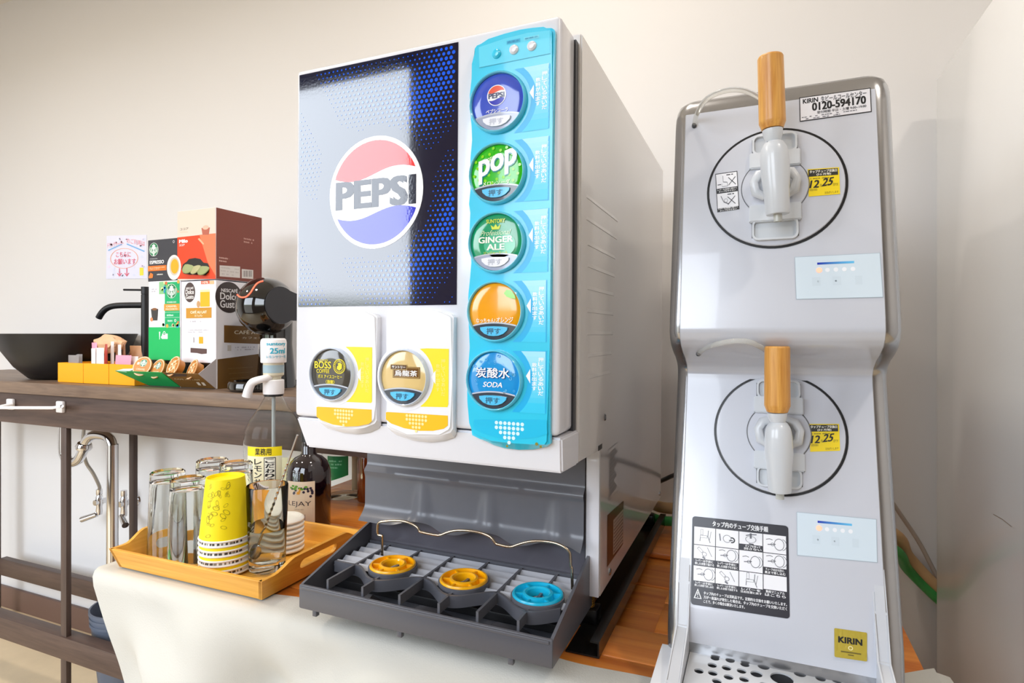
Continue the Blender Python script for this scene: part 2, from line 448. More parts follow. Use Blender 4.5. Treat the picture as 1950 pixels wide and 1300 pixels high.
# chin under the door, its ends drawn in
b = B()
prism(b, [(DX0+.001, YF+.002, zs-.0018), (DX1+.004, YF+.002, zs-.0018), (DX1+.002, YF+.012, zc), (DX0+.014, YF+.012, zc)],
      [(DX0+.001, .80, zs-.0018), (DX1+.006, .80, zs-.0018), (DX1+.006, .80, zc), (DX0+.014, .80, zc)])
bmesh.ops.bevel(b, geom=b.edges[:], offset=.003, segments=2, affect='EDGES'); obj('chin_panel', b, WHITE, D)
b = B(); box(b, -.682, -.2425, .7872, .7988, zc+.01, zt-.004); obj('door_gasket', b, GREYD, D)
b = B()
prof = [(.80, H+.427), (1.556, H+.427), (1.556, H-.4235), (.925, H-.4235), (.925, H-.181), (.80, H-.181)]
prism(b, [(-.682, y, z) for y, z in prof], [(-.238, y, z) for y, z in prof])
bmesh.ops.bevel(b, geom=[e for e in b.edges], offset=.0025, segments=2, affect='EDGES'); obj('cabinet', b, SIDEW, D)
b = B(); box(b, -.2605, -.2385, .9195, .9245, H-.421, H-.183, .001); obj('corner_post', b, WHITE, D)
# door fall line on the side and screws
for (sx, sy) in ((1148, 792), (1255, 938), (1160, 1086)):
    y, z = DS(sx, sy); b = B(); lathe(b, [(0, .003), (.004, .0028), (.006, .0012), (.006, 0)], (-.2379, y, z), (1, 0, 0), 16); obj('screw', b, STEEL, D)
y, z = DS(1140, 849)
b = B(); box(b, -.2381, -.2375, y-.012, y+.012, z-.004, z+.004); obj('slot', b, BLACK, D)
SIDEMAP = lambda u, v, h: Vector((-.2378+h, u, v))
pr = Print(SIDEMAP, DS)
A = lambda x, y: DS(1120+x/4.33, 840+y/4.33)
pr.poly([A(150, 600), A(285, 480), A(285, 835), A(150, 1030)], '#5b2a0c', 1)
pr.poly([A(200, 640), A(283, 548), A(283, 825), A(200, 930)], '#d8c4b4', 2)
for k in range(9):
    f0 = k/9+.03; f1 = f0+.055
    L0, L1 = A(204, 650+270*f0), A(204, 650+270*f1); R0, R1 = A(279, 560+258*f0), A(279, 560+258*f1)
    pr.poly([L1, L0, R0, R1], '#8d7668' if k > 1 else '#b29c8e', 3)
pr.build('rating_plate', D, INKG)
pr = Print(SIDEMAP, DS)
c = '#8f8a86'
q = [A(155, 60), A(232, 0), A(245, 390), A(160, 480)]
pr.line(q+[q[0]], .0012, c, 1)
for k in range(11):
    f = (k+.7)/11.5
    a0 = A(166, 75+390*f); a1 = A(232, 15+360*f)
    pr.line([a0, (a0[0]+(a1[0]-a0[0])*(.75+.2*math.sin(k*2.1)), a0[1]+(a1[1]-a0[1])*(.75+.2*math.sin(k*2.1)))], .0055, '#a9a39f', 1)
pr.build('side_notice', D)

for (xa, ya, xb, yb) in ((1109, 376, 1171, 414), (1109, 414, 1170, 451), (1112, 461, 1167, 489), (1112, 503, 1166, 523), (1112, 545, 1165, 559), (1112, 588, 1164, 596), (1112, 632, 1163, 632), (1114, 675, 1161, 669), (1116, 717, 1160, 704)):
    (y0, z0), (y1, z1) = DS(xa, ya), DS(xb, yb); z = (z0+z1)/2
    b = B(); prism(b, [(-.2381, y0, z-.003), (-.2372, y0+.006, z-.0024), (-.2372, y1-.006, z-.0024), (-.2381, y1, z-.003)], [(-.2381, y0, z+.004), (-.2379, y0+.006, z+.002), (-.2379, y1-.006, z+.002), (-.2381, y1, z+.004)])
    obj('louvre', b, SIDEW, D)
def front(Y):
    return (lambda u, v, h: Vector((u, Y-.0002-h, v))), (lambda x, y: DL(x, y, Y))
# poster: navy sheet with blue dots, round emblem
POSTER = printmat('poster_gloss', .07, 1.0, bump=.025)
m, f = front(YF-.0008)
pa, pb = (-.677, H+.0415), (-.3935, H+.4072)
b = B(); box(b, pa[0], pb[0], YF-.0008, YF+.001, pa[1], pb[1]); post = obj('poster', b, pbr('poster_navy', '#0b0f2c', .07, coat=1., bump=.025, bscale=260), D)
ec = DL(714.5, 366.5); ER = .0835
pr = Print(m, f); sp_ = .0079; r = 0; z = pa[1]+.004
while z < pb[1]-.003:
    x = pa[0]+.004+(sp_/2 if r % 2 else 0)
    while x < pb[0]-.003:
        d = math.hypot(x-ec[0], z-ec[1])
        u = (x-pa[0])/(pb[0]-pa[0]); v = (z-pa[1])/(pb[1]-pa[1])
        g = .5+.5*math.sin(11*v+4.2*math.sin(3*u)+3*u)
        g = .25+.75*g*min(1, max(0, (d-ER-.006)/.04))
        rr = .0029*g*(.5+.5*min(1, max(0, (u-.25)/.4)))  # smaller dots on the left put the washing-out reflection into the print
        if d > ER+.014 and rr > .0008: pr.disc((x, z), rr, '#1a62f2', 1, 8)
        x += sp_
    z += sp_*.866; r += 1
pr.build('halftone_dots', post, POSTER, kind='stuff')
def emblem(pr, c, R, lay=1, red='#f22418', blue='#2126c9', navy='#15192e', txt=True, ring=True):
    pr.disc(c, R, '#ffffff', lay, 56)
    Ri = R*.925
    wave = lambda u, o, am: o+am*math.sin(u*math.pi*.95)
    def cap(sign, off, am, col):
        n = 30; pts = []
        # find where the wave meets the inner circle
        us = [i/200*2-1 for i in range(201)]
        ins = [u for u in us if sign*(math.sqrt(1-u*u) - sign*wave(u, off, am)) > 0] if sign > 0 else [u for u in us if -math.sqrt(1-u*u) < wave(u, off, am)]
        ins = [u for u in us if abs(wave(u, off, am)) < math.sqrt(max(0, 1-u*u))]
        u0, u1 = min(ins), max(ins)
        pts = [(u0+(u1-u0)*i/n, wave(u0+(u1-u0)*i/n, off, am)) for i in range(n+1)]
        a1 = math.atan2(pts[-1][1], pts[-1][0]); a0 = math.atan2(pts[0][1], pts[0][0])
        if sign > 0:
            arc = [(math.cos(a1+(a0-a1)*i/n), math.sin(a1+(a0-a1)*i/n)) for i in range(1, n)]
        else:
            if a0 > 0: a0 -= 2*math.pi
            arc = [(math.cos(a1+(a0-a1)*i/n), math.sin(a1+(a0-a1)*i/n)) for i in range(1, n)]
        pr.poly([(c[0]+Ri*u, c[1]+Ri*v) for u, v in pts+arc], col, lay+1)
    cap(1, .36, .11, red); cap(-1, -.40, .11, blue)
    if txt: pr.text('PEPSI', (c[0]-R*.86, c[1]-R*.27), (c[0]+R*.86, c[1]+R*.25), navy, lay+2, bold=.085)
pr = Print(m, f); emblem(pr, ec, ER, 2)
pr.build('round_emblem', post, printmat('emblem_gloss', .08, .7, bump=.025))

# push buttons -------------------------------------------------------
RIM = pbr('clear_rim', '#ccd6e8', .12, coat=.8); RIMC = pbr('turquoise_rim', '#5fcbe8', .12, coat=.8)
CAPGLOSS = printmat('button_face', .12, .8)
def button(px, Y, R, face, draw, lens='#54c3f2', rim=RIM, txtcol='#14516e'):
    """a round push button: rim (part), face, push lens and lettering (sub-parts)"""
    c = DL(px[0], px[1], Y)
    b = B(); lathe(b, [(R*.915, .004), (R*.925, .0072), (R*.95, .0082), (R*.98, .007), (R, .003), (R, 0)], (c[0], Y, c[1]), (0, -1, 0), 48); bt = obj('push_button', b, rim, D)
    Ri = R*.93
    b = B(); lathe(b, [(0, .0052), (Ri*.6, .0050), (Ri*.95, .0042), (Ri, .003), (Ri, 0)], (c[0], Y, c[1]), (0, -1, 0), 48)
    obj('button_face', b, pbr('face_'+face, face, .15, coat=.8), bt)
    pr = Print(lambda u, v, h: Vector((c[0]+u*Ri, Y-.0053-h, c[1]+v*Ri)))
    # dark sill along the bottom
    n = 24; top = [(-.82+1.64*i/n, -.52+.10*(1-(i/n*2-1)**2)) for i in range(n+1)]
    a1 = math.atan2(top[-1][1], top[-1][0]); a0 = math.atan2(top[0][1], top[0][0])
    arc = [(.98*math.cos(a1+(a0-a1)*i/n), .98*math.sin(a1+(a0-a1)*i/n)) for i in range(0, n+1)]
    pr.poly(top+arc, '#3d4550' if lens != '#eceef6' else '#a9afc4', 1)
    pr.line([(u, v+.02) for u, v in top], .05, '#c6ccd8', 2)
    draw(pr)
    pr.build('face_print', bt, CAPGLOSS)
    b = B()
    pts = [(-.52, -.56), (-.3, -.53), (0, -.52), (.3, -.53), (.52, -.56), (.5, -.66), (.36, -.78), (.18, -.845), (0, -.86), (-.18, -.845), (-.36, -.78), (-.5, -.66)]
    prism(b, [(c[0]+u*Ri, Y-.0078, c[1]+v*Ri) for u, v in pts], [(c[0]+u*Ri, Y-.004, c[1]+v*Ri) for u, v in pts])
    obj('push_lens', b, pbr('lens_'+lens, lens, .2, coat=.5), bt)
    pr = Print(lambda u, v, h: Vector((c[0]+u*Ri, Y-.0079-h, c[1]+v*Ri)))
    pr.text('押す', (-.27, -.80), (.27, -.58), txtcol, 1, bold=.02); pr.build('push_lettering', bt)
    return bt
def side_text(pr, x0, y0, x1, y1, Y, col, c2, tri, ys):
    pass

# turquoise selection panel -----------------------------------------
CY = pbr('turquoise', '#2bcaec', .25, coat=.5)
YC = YF-.009
CYO = [(902, 90), (906, 84.5), (930, 74), (961, 64), (990, 56.5), (1012, 53), (1035, 51), (1049, 51), (1054, 54), (1055.5, 60),
       (1052, 250), (1049, 440), (1047, 650), (1045.6, 846), (1037, 853), (1010, 858.5), (982, 859), (955, 856), (934, 850), (912, 840), (897, 829), (893.5, 805),
       (890, 765), (889.5, 728), (892, 695), (894.5, 661), (893, 625), (891, 592), (892, 560), (895, 530), (897.5, 500), (896, 470), (894, 440), (895.5, 405), (897.5, 388), (896, 360), (895, 330),
       (896, 300), (899, 267), (898, 240), (895, 210), (894.5, 182), (898, 150), (903, 121)]
o2 = [DL(x, y, YC) for x, y in CYO]
zk = DL(970, 838, YC)[1]
b = B(); fc = prism(b, [(u, YC, max(v, zk-.25*max(0, zk-v)) if v < zk else v) for u, v in o2], [(u, YF+.002, v) for u, v in o2])
bmesh.ops.bevel(b, geom=[e for e in fc.edges], offset=.0035, segments=2, affect='EDGES')
sel = obj('selection_panel', b, CY, D)
m, f = front(YC)
pr = Print(m, f)
LIGHT, MID, DEEP = '#8ee6fa', '#3ad6f6', '#00b2ea'
BC = [(949.7, 196.3), (948.3, 331), (947, 462), (944.7, 592.8), (942.7, 723.4)]
PAN = [((980, 132), (1048, 121.5), (1046, 243), (977, 254)), ((979, 267), (1047, 259), (1045, 381), (977, 385)), ((978, 402), (1046, 396), (1044, 517), (977, 520)),
       ((977, 535), (1042, 533), (1041, 651), (976, 651)), ((976, 668), (1041, 668), (1040, 787), (975, 784))]
bcs = [DL(x, y, YC) for x, y in BC]
pr.pp([(912, 90), (960, 74), (1005, 62.5), (1047, 58), (1048, 102), (980, 115.5), (913, 129)], '#55d6f2', 1)  # paler patch paints in the reflection along the panel's top section
pr.line([pr.q(p) for p in ((913, 129), (980, 115.5), (1048, 102))], .0008, '#2fa9c4', 2)
for k, (bc, pn) in enumerate(zip(bcs, PAN)):
    tl, tr, br, bl = [pr.q(p) for p in pn]
    rc = math.hypot(tl[0]-bc[0], tl[1]-bc[1])
    # panel cut by a circle round the button
    n = 14; Rg = .0465
    dz0, dz1 = tl[1]-bc[1], bl[1]-bc[1]
    left = []
    for i in range(n+1):
        dz = dz0+(dz1-dz0)*i/n
        left.append((bc[0]+max(math.sqrt(max(Rg*Rg-dz*dz, 0)), tl[0]-bc[0]), bc[1]+dz))
    pr.poly(left+[br, tr], DEEP, 1)
    # pale field right of the deep arc, printed lighter towards its top
    Rl = .0545; c0, c1 = lin('#a4e6f6'), lin('#2ccbf1'); ns = 12
    for i in range(ns):
        za_, zb_ = dz0+(dz1-dz0)*i/ns, dz0+(dz1-dz0)*(i+1)/ns; f_ = min(1, i/(ns-2))
        xa, xb = [bc[0]+math.sqrt(max(Rl*Rl-q_*q_, .030**2)) for q_ in (za_, zb_)]
        pr.poly([(xa, bc[1]+za_), (xb, bc[1]+zb_), (br[0]-.0014, bc[1]+zb_), (tr[0]-.0014, bc[1]+za_)], tuple(c0[k_]+(c1[k_]-c0[k_])*f_ for k_ in range(3)), 2)
    # triangle mark
    tz = bc[1]+.007; tx = tr[0]-.0282
    pr.poly([(tx, tz), (tx+.006, tz-.0095), (tx+.006, tz+.0095)], '#ffffff', 4)
    xr = tr[0]-.0040
    pr.vtext('押しているあいだ', (xr-.0072, tz-.025), (xr, tz+.025), '#ffffff', 4, bold=.04)
    pr.vtext('飲料が出ます', (xr-.0158, tz-.019), (xr-.0092, tz+.018), '#ffffff', 4, bold=.04)
# bottom tag with its dotted arrow
bt_ = [(902.5, 799), (1041, 799), (1042, 826), (1020, 833), (985, 836), (950, 833), (920, 825), (902.5, 815)]
pr.pp(bt_, '#12bfe8', 1)
def dotarrow(pr, c, s, col, lay=3):
    rows = (7, 7, 5, 3, 1)
    for r, n in enumerate(rows):
        for i in range(n):
            if r == 1 or True: pr.disc((c[0]+(i-(n-1)/2)*s, c[1]-r*s*1.02), s*.42, col, lay, 8)
dotarrow(pr, DL(970, 806, YC), .0062, '#d8f6ff')
for c_, t_ in (((966, 849), .0018), ((1022, 845), .0022), ((1030, 850), .0018)): pr.disc(pr.q(c_), t_, '#8c8420', 3, 7)
pr.build('panel_print', sel, INKG)
for i, (x, y) in enumerate(((946, 103), (979, 95), (1013, 88))):
    c_ = DL(x, y, YC); b = B(); lathe(b, [(0, .0045), (.004, .004), (.0062, .002), (.0066, 0)], (c_[0], YC, c_[1]), (0, -1, 0), 20)
    obj('small_button', b, CY if i == 0 else WHITE, sel)
pr = Print(m, f)
for (xa, ya, xb, yb, s_) in ((965, 85, 991, 73, '洗浄水'), (998, 78, 1027, 66, '炭酸水')):
    a_, b_ = pr.q((xa, ya)), pr.q((xb, yb)); pr.rect(a_, b_, '#35b4dc' if xa < 990 else '#7adcf2', 3)
    pr.text(s_, (a_[0]+.001, a_[1]+.001), (b_[0]-.001, b_[1]-.001), '#1c86b8' if xa < 990 else '#3aa2c8', 4, bold=.02)
pr.build('small_caption', sel)

def d_cola(pr):
    emblem(pr, (-.02, .22), .36, 3, red='#ee5a3c', blue='#3436b8', navy='#555a78')
    pr.text('ペプシコーラ', (-.42, -.38), (.42, -.24), '#ffffff', 4, bold=.03)
def d_pop(pr):
    for k in range(46):
        a = k*2.399; r_ = .93*math.sqrt((k+.5)/46); u, v = r_*math.cos(a), r_*math.sin(a)
        if v > -.40: pr.disc((u, v), .055, '#8be40a', 1, 10)
    pr.text('SUNTORY', (-.66, .34), (-.10, .52), '#e8ffd0', 4, bold=.03, rise=.32)
    pr.text('pop', (-.66, -.22), (.78, .62), '#0b8a8a', 4, bold=.07, rise=.28)
    pr.text('pop', (-.68, -.18), (.76, .66), '#ffffff', 5, bold=.055, rise=.28)
    pr.text('メロンソーダ', (-.52, -.42), (.52, -.26), '#f0ffd8', 4, bold=.03)
def d_ginger(pr):
    pr.disc((.15, -.1), .6, '#4fbd92', 1, 24, .45)
    pr.text('SUNTORY', (-.36, .66), (.36, .80), '#d8e84a', 4, bold=.05)
    pr.poly([(-.14, .44), (.14, .44), (.19, .60), (.07, .52), (0, .63), (-.07, .52), (-.19, .60)], '#d8e84a', 4)
    pr.text('Professional', (-.55, .24), (.55, .42), '#d8f0c8', 4, slant=.4)
    pr.text('GINGER', (-.66, -.02), (.66, .20), '#fbfff2', 4, bold=.06)
    pr.text('ALE', (-.34, -.27), (.34, -.06), '#fbfff2', 4, bold=.06)
    pr.text('ジンジャーエール', (-.46, -.42), (.46, -.32), '#d8e84a', 4, bold=.03)
def d_orange(pr):
    pr.poly([(.35, .62), (.45, .74), (.62, .72), (.76, .55), (.80, .42), (.62, .44), (.45, .50)], '#7ed321', 3)
    pr.text('なっちゃん!', (-.70, -.40), (.04, -.24), '#fff6e0', 4, bold=.05)
    pr.text('オレンジ', (.08, -.40), (.70, -.20), '#fff6e0', 4, bold=.05, slant=.15)
def d_soda(pr):
    rd = random.Random(4)
    for k in range(26):
        a = rd.uniform(0, 6.28); r_ = rd.uniform(.55, .9); u, v = r_*math.cos(a), r_*math.sin(a)
        if v > -.4 : pr.ring((u, v), .018+.02*rd.random(), .03+.03*rd.random(), '#6cc8f6', 2, 12)
    pr.text('炭酸水', (-.66, .06), (.64, .42), '#0a3f86', 4, bold=.05)
    pr.text('炭酸水', (-.68, .08), (.62, .44), '#ffffff', 5, bold=.03)
    pr.text('SODA', (-.38, -.24), (.36, -.06), '#ffffff', 4, bold=.03, slant=.25)
BR = .0412
button(BC[0], YC, BR, '#3f57c8', d_cola, '#eceef6', rim=RIMC, txtcol='#c3c6d6')
button(BC[1], YC, BR, '#2fbf10', d_pop, rim=RIMC)
button(BC[2], YC, BR, '#0f9a66', d_ginger, '#eceef6', rim=RIMC, txtcol='#b4b8c6')
button(BC[3], YC, BR, '#f6a408', d_orange, rim=RIMC)
button(BC[4], YC, BR, '#1496dd', d_soda, rim=RIMC)

# two white selection modules ------------------------------------------
YM = YF-.012
MODW = pbr('module_white', '#f0f0f4', .25, coat=.4)
MODG = pbr('module_side', '#dfe0e6', .3)
MODS = [dict(o=[(603.5, 606), (606, 601), (630, 593), (662, 589), (692, 592), (712, 598), (716.4, 604), (716, 700), (715.4, 780), (715, 811), (711, 818), (692, 826), (667, 829), (640, 826), (612, 818), (604, 812)],
             c=(634.4, 712), y=[(656, 660), (673, 660), (709, 661), (708.5, 764), (707, 767), (660, 765), (656, 761)],
             t=[(603, 775), (606, 774), (708, 779.5), (708, 802), (702, 807), (682, 811), (660, 812), (634, 808), (612, 800), (603, 793)], ar=(654.5, 782), tri=(684, 713)),
        dict(o=[(734, 606), (737, 601), (762, 593), (796, 589), (832, 592), (857, 598), (862, 604), (861.5, 720), (860.5, 828), (856, 836), (836, 842), (806.5, 845), (775, 841), (744, 831), (735, 824)],
             c=(771.5, 718), y=[(797, 664), (813, 663), (855, 664), (854, 770), (852, 775), (802, 774), (797, 769)],
             t=[(735, 785), (738, 784), (853, 791), (853, 810), (845, 816), (825, 820), (800, 820), (770, 815), (745, 806), (735, 798)], ar=(793, 792), tri=(826, 718))]
def d_boss(pr):
    Yl = '#f4e019'
    pr.text('SUNTORY', (-.62, .50), (-.12, .58), Yl, 3, bold=.03)
    pr.text('BOSS', (-.80, .22), (.02, .50), Yl, 3, bold=.04)
    pr.text('COFFEE', (-.70, .04), (-.06, .19), Yl, 3, bold=.03)
    pr.ring((.42, .32), .26, .29, Yl, 3, 30); pr.ring((.42, .32), .19, .205, Yl, 3, 30)
    for k in range(22):
        a = k/22*6.283; pr.disc((.42+.232*math.cos(a), .32+.232*math.sin(a)), .018, Yl, 3, 6)
    pr.poly([(.30, .22), (.42, .16), (.54, .24), (.55, .40), (.46, .47), (.34, .44), (.37, .36), (.31, .32)], Yl, 3)
    pr.text('ボス アイスコーヒー', (-.62, -.16), (.56, -.02), Yl, 3, bold=.04)
    pr.text('〈微糖〉', (-.24, -.38), (.20, -.22), Yl, 3, bold=.04)
def d_oolong(pr):
    pr.rect((-.45, -.02), (.72, .40), '#6e4a1e', 2); pr.rect((-.43, 0), (.70, .38), '#c9a868', 3); pr.rect((-.41, .02), (.68, .36), '#6e4a1e', 4)
    pr.rect((-.55, .28), (.18, .48), '#c9a868', 5); pr.rect((-.53, .30), (.16, .46), '#5a3a16', 6)
    pr.text('サントリー', (-.48, .33), (.11, .43), '#ffffff', 7, bold=.04)
    pr.text('烏龍茶', (-.36, .05), (.62, .27), '#ffffff', 5, bold=.04)
for M_, face, dr in zip(MODS, ('#4a463e', '#e2c382'), (d_boss, d_oolong)):
    o2 = [DL(x, y, YM) for x, y in M_['o']]
    zmid = sum(v for u, v in o2)/len(o2)
    b = B(); fc = prism(b, [(u, YM, v+.0105 if v < zmid-.03 else v) for u, v in o2], [(u, YF+.002, v) for u, v in o2])
    bmesh.ops.bevel(b, geom=[e for e in fc.edges], offset=.003, segments=3, affect='EDGES')
    md = obj('selection_module', b, MODW, D)
    m, f = front(YM); pr = Print(m, f)
    pr.pp(M_['y'], '#f6e21a', 1)
    bc = pr.q(M_['c']); pr.disc(bc, .0475, '#f0f0f4', 2, 48)
    tr = pr.q(M_['y'][2]); tz = pr.q(M_['tri'])[1]; tx = pr.q(M_['tri'])[0]
    pr.poly([(tx-.004, tz), (tx+.003, tz-.0095), (tx+.003, tz+.0095)], '#ffffff', 3)
    xr = tr[0]-.0055
    pr.vtext('押しているあいだ', (xr-.0062, tz-.026), (xr, tz+.026), '#f8ee8a', 3, bold=.01)
    pr.vtext('飲料が出ます', (xr-.0145, tz-.020), (xr-.0085, tz+.019), '#f8ee8a', 3, bold=.01)
    pr.pp(M_['t'], '#fbc107', 1); dotarrow(pr, DL(*M_['ar'], YM), .0052, '#fdeaa0')
    pr.build('module_print', md, INKG)
    button(M_['c'], YM, BR, face, dr)

# splash back ----------------------------------------------------------
SPL = pbr('splash_grey', '#66686f', .28, var=.05, bscale=60)
def splash():
    x0, x1 = -.687, -.2615; NX, NZ = 90, 40; b = B(); rows = []
    cxs = (-.562, -.430, -.306)
    for i in range(NX+1):
        x = x0+(x1-x0)*i/NX; col = []
        dd = min(abs(x-c) for c in cxs)
        # scalloped lower lip: high over each cup rest, low between
        bot = H-.347+.006*(1+math.cos(min(1, dd/.066)*math.pi))
        for j in range(NZ+1):
            v = j/NZ; z = H-.178+(bot-(H-.178))*v; y = .917
            if z < H-.245:
                s = min(1, (H-.245-z)/.014); y -= .010*s*s*(3-2*s)
            if z < H-.259:
                s = min(1, (H-.259-z)/.01); y += .004*s
                w_ = .012+.018*(H-.262-z)/.08
                k = (H-.262-z)/.08
                y -= .008*(1-(dd/w_)**2)**2*min(1, max(0, k*1.2)) if dd < w_ else 0
            lip = min(1, max(0, 1-(z-(H-.345))/.024))
            y -= .020*lip**1.6
            col.append(b.verts.new((x, y, z)))
        rows.append(col)
    for r, q in zip(rows, rows[1:]):
        for j in range(NZ): b.faces.new([r[j], q[j], q[j+1], r[j+1]])
    return obj('splash_back', b, SPL, D, smooth=50)
splash()
b = B(); box(b, -.684, -.262, .921, .9245, H-.42, H-.183); obj('rear_panel', b, pbr('recess_grey', '#5a5860', .22), D)

# drip tray --------------------------------------------------------------
QX0, QX1 = -.684, -.2535
tr_ = None
def trayshell():
    b = B(); t_ = .0045
    for xa, xb in ((QX0, QX0+t_), (QX1-t_, QX1)):
        pf = [(.738, H-.442), (.936, H-.442), (.936, H-.354), (.93, H-.353), (.742, H-.404), (.738, H-.407)]
        prism(b, [(xa, y, z) for y, z in pf], [(xb, y, z) for y, z in pf])
    box(b, QX0, QX1, .736, .742, H-.442, H-.404, .0022)
    box(b, QX0+.002, QX1-.002, .738, .936, H-.4425, H-.438)
    box(b, QX0+.002, QX1-.002, .931, .9355, H-.44, H-.35)
    box(b, QX0+.004, QX1-.004, .7335, .7375, H-.410, H-.4055, .0012)
    return obj('drip_tray', b, GREY, D)
tray_o = trayshell()
for x in (-.655, -.495, -.315):
    b = B(); box(b, x-.004, x+.004, .739, .747, H-.452, H-.4415, .001); obj('hook', b, GREY, tray_o)
# dark sump relief seen through the open front
b = B(); 
for x in (-.60, -.47, -.34):
    prism(b, [(x-.05, .745, H-.4375), (x+.05, .745, H-.4375), (x+.035, .80, H-.4375), (x-.035, .80, H-.4375)],
          [(x-.03, .755, H-.424), (x+.03, .755, H-.424), (x+.02, .79, H-.424), (x-.02, .79, H-.424)])
obj('sump', b, pbr('sump_grey', '#4d4d52', .25), tray_o)
b = B(); zg = H-.392
box(b, QX0+.006, QX1-.006, .914, .918, zg-.016, zg+.003); grill = obj('grill', b, GREY, D)
cups = [(-.566, .826), (-.431, .8235), (-.306, .821)]
divx = [-.633, -.566, -.4985, -.431, -.3685, -.306]
for x in divx:
    b = B(); box(b, x-.002, x+.002, .744, .915, zg-.014, zg+.001); obj('divider', b, GREY, grill)
SLAT = pbr('slat_grey', '#b4b7c0', .2, coat=.4)
for k in range(5):
    y = .903-.0218*k
    b = B()
    c0 = [(QX0+.008, y-.0052, zg-.0062), (QX0+.008, y+.0048, zg), (QX0+.008, y+.0056, zg-.001), (QX0+.008, y-.0044, zg-.0072)]
    prism(b, c0, [(QX1-.008, p[1], p[2]) for p in c0]); obj('slat', b, SLAT, grill)
b = B(); box(b, QX0+.006, QX1-.006, .815, .914, H-.4375, H-.424, .001); obj('gap_shade_sheet', b, pbr('gap_shade_dark', '#1e1e20', .4), tray_o)  # dark sheet added to put black shade into the gaps between slats
# wavy front rail
pts = []
for i in range(121):
    x = QX0+.010+(QX1-QX0-.02)*i/120
    dd = min(abs(x-c[0]) for c in cups)
    y = .812-.038*(math.cos(min(1, dd/.066)*math.pi)*.5+.5)
    pts.append((x, y))
b = B(); loft(b, [[(x, y-.0025, zg+.001), (x, y+.0025, zg+.001), (x, y+.0025, zg-.017), (x, y-.0025, zg-.017)] for x, y in pts]); obj('wavy_rail', b, GREY, grill)
YEL = pbr('yellow_plastic', '#ffb703', .3, coat=.2); CYN = pbr('cyan_plastic', '#12b9e0', .3, coat=.2)
for (cx, cy), mt in zip(cups, (YEL, YEL, CYN)):
    b = B(); lathe(b, [(.0405, -.012), (.0405, .0045), (.0385, .0055), (.0385, -.012), (.0405, -.012)], (cx, cy, zg), (0, 0, 1), 40)
    obj('cup_holder', b, GREY, D)
    b = B(); lathe(b, [(.0365, -.004), (.0384, .006), (.037, .0085), (.0345, .0085), (.033, .0005), (.024, .0005), (.0225, .008), (.019, .009), (.0165, .007), (.0155, -.004)], (cx, cy, zg), (0, 0, 1), 48)
    for k in range(6):
        a = k*math.pi/3+.35; d = Vector((math.cos(a), math.sin(a), 0)); s_ = Vector((-d.y, d.x, 0))*.0025; c_ = Vector((cx, cy, zg))
        p0, p1 = c_+d*.022, c_+d*.0355
        prism(b, [p0-s_, p1-s_, p1+s_, p0+s_], [p+Vector((0, 0, .0072)) for p in (p0-s_*.6, p1-s_*.6, p1+s_*.6, p0+s_*.6)])
    obj('cup_rest', b, mt, D, smooth=40)
# wire guard
wp = [(728, 1062), (728, 1022), (727, 1020), (720, 1018), (719, 1014), (719.5, 1000), (722, 995), (728, 993), (748, 991), (768, 992), (784, 997), (795, 1004), (799, 1011), (806, 1013.5), (835, 1019), (848, 1015), (866, 1010), (890, 1010),
      (915, 1014), (934, 1022), (944, 1034), (950, 1036.5), (972, 1041), (988, 1036), (1008, 1031), (1030, 1030), (1054, 1033), (1072, 1040), (1083, 1049), (1086, 1058), (1086.5, 1074), (1087.5, 1079), (1089, 1083), (1090, 1121)]
def WP(x, y):
    u, v = DL(x, y, .872); return Vector((u, .872, v))
b = B(); tube(b, spline([WP(*p) for p in wp], 3), .0024, 8); obj('wire_guard', b, NICKEL, D, smooth=60)
# feet and levelling screws
BRASS = pbr('brass', '#b58a3c', .3, metal=1.)
for x, y in ((-.262, .955), (-.66, .955), (-.262, 1.50), (-.66, 1.50)):
    b = B()
    pr_ = [(.0075, 0)]
    for k in range(12): pr_ += [(.0085, .002+k*.0038), (.0072, .0038+k*.0038)]
    lathe(b, pr_, (x, y, H-.47), (0, 0, 1), 14); ft = obj('levelling_screw', b, BRASS, D)
    b = B(); box(b, x-.016, x+.016, y-.016, y+.016, H-.4765, H-.452, .003); obj('foot', b, BLACK, ft)

# black rail base under the dispenser
rb = thing('rail_base', (-.46, 1.2, T), 'black steel rails lying on the orange table under the white drink dispenser', 'rail')
RB = pbr('black_steel', '#1b1a1a', .25, metal=.3)
def rail(xo, sgn):
    b = B(); y0, y1 = P(1141, 1255, X=-.2185).y, 1.52
    w_, h_, t_ = .052, .024, .0025
    pf = [(0, 0), (w_, 0), (w_, h_), (w_-.014, h_), (w_-.014, h_-t_), (w_-t_, h_-t_), (w_-t_, t_), (0, t_)]
    pf = [(xo+sgn*(x-w_), T+.0005+z) for x, z in pf]
    prism(b, [(x, y0, z) for x, z in pf], [(x, y1, z) for x, z in pf]); obj('rail', b, RB, rb)
rail(-.2185, 1); rail(-.7035, -1)
for y in (.935, 1.48):
    b = B(); box(b, -.652, -.27, y, y+.04, T+.0005, T+.003); obj('cross_bar', b, RB, rb)

# ------------------------------------------------------------------ beer server with two taps
SX0, SX1 = -.115, .157
V = thing('beer_server', (.02, 1.0, T), 'tall silver two tap beer server with wooden tap handles', 'beer server')
SILV = pbr('brushed_silver', '#b4b5b8', .2, metal=.9, bump=.01, bscale=900)
PANS = pbr('panel_silver', '#cbced7', .24, metal=.05, coat=.5)
TAPG = pbr('tap_grey', '#cfd3d8', .28, coat=.3)
aU, bU = .816-.02*.219, .219
aL, bL = .905+.06*.3333, .3333
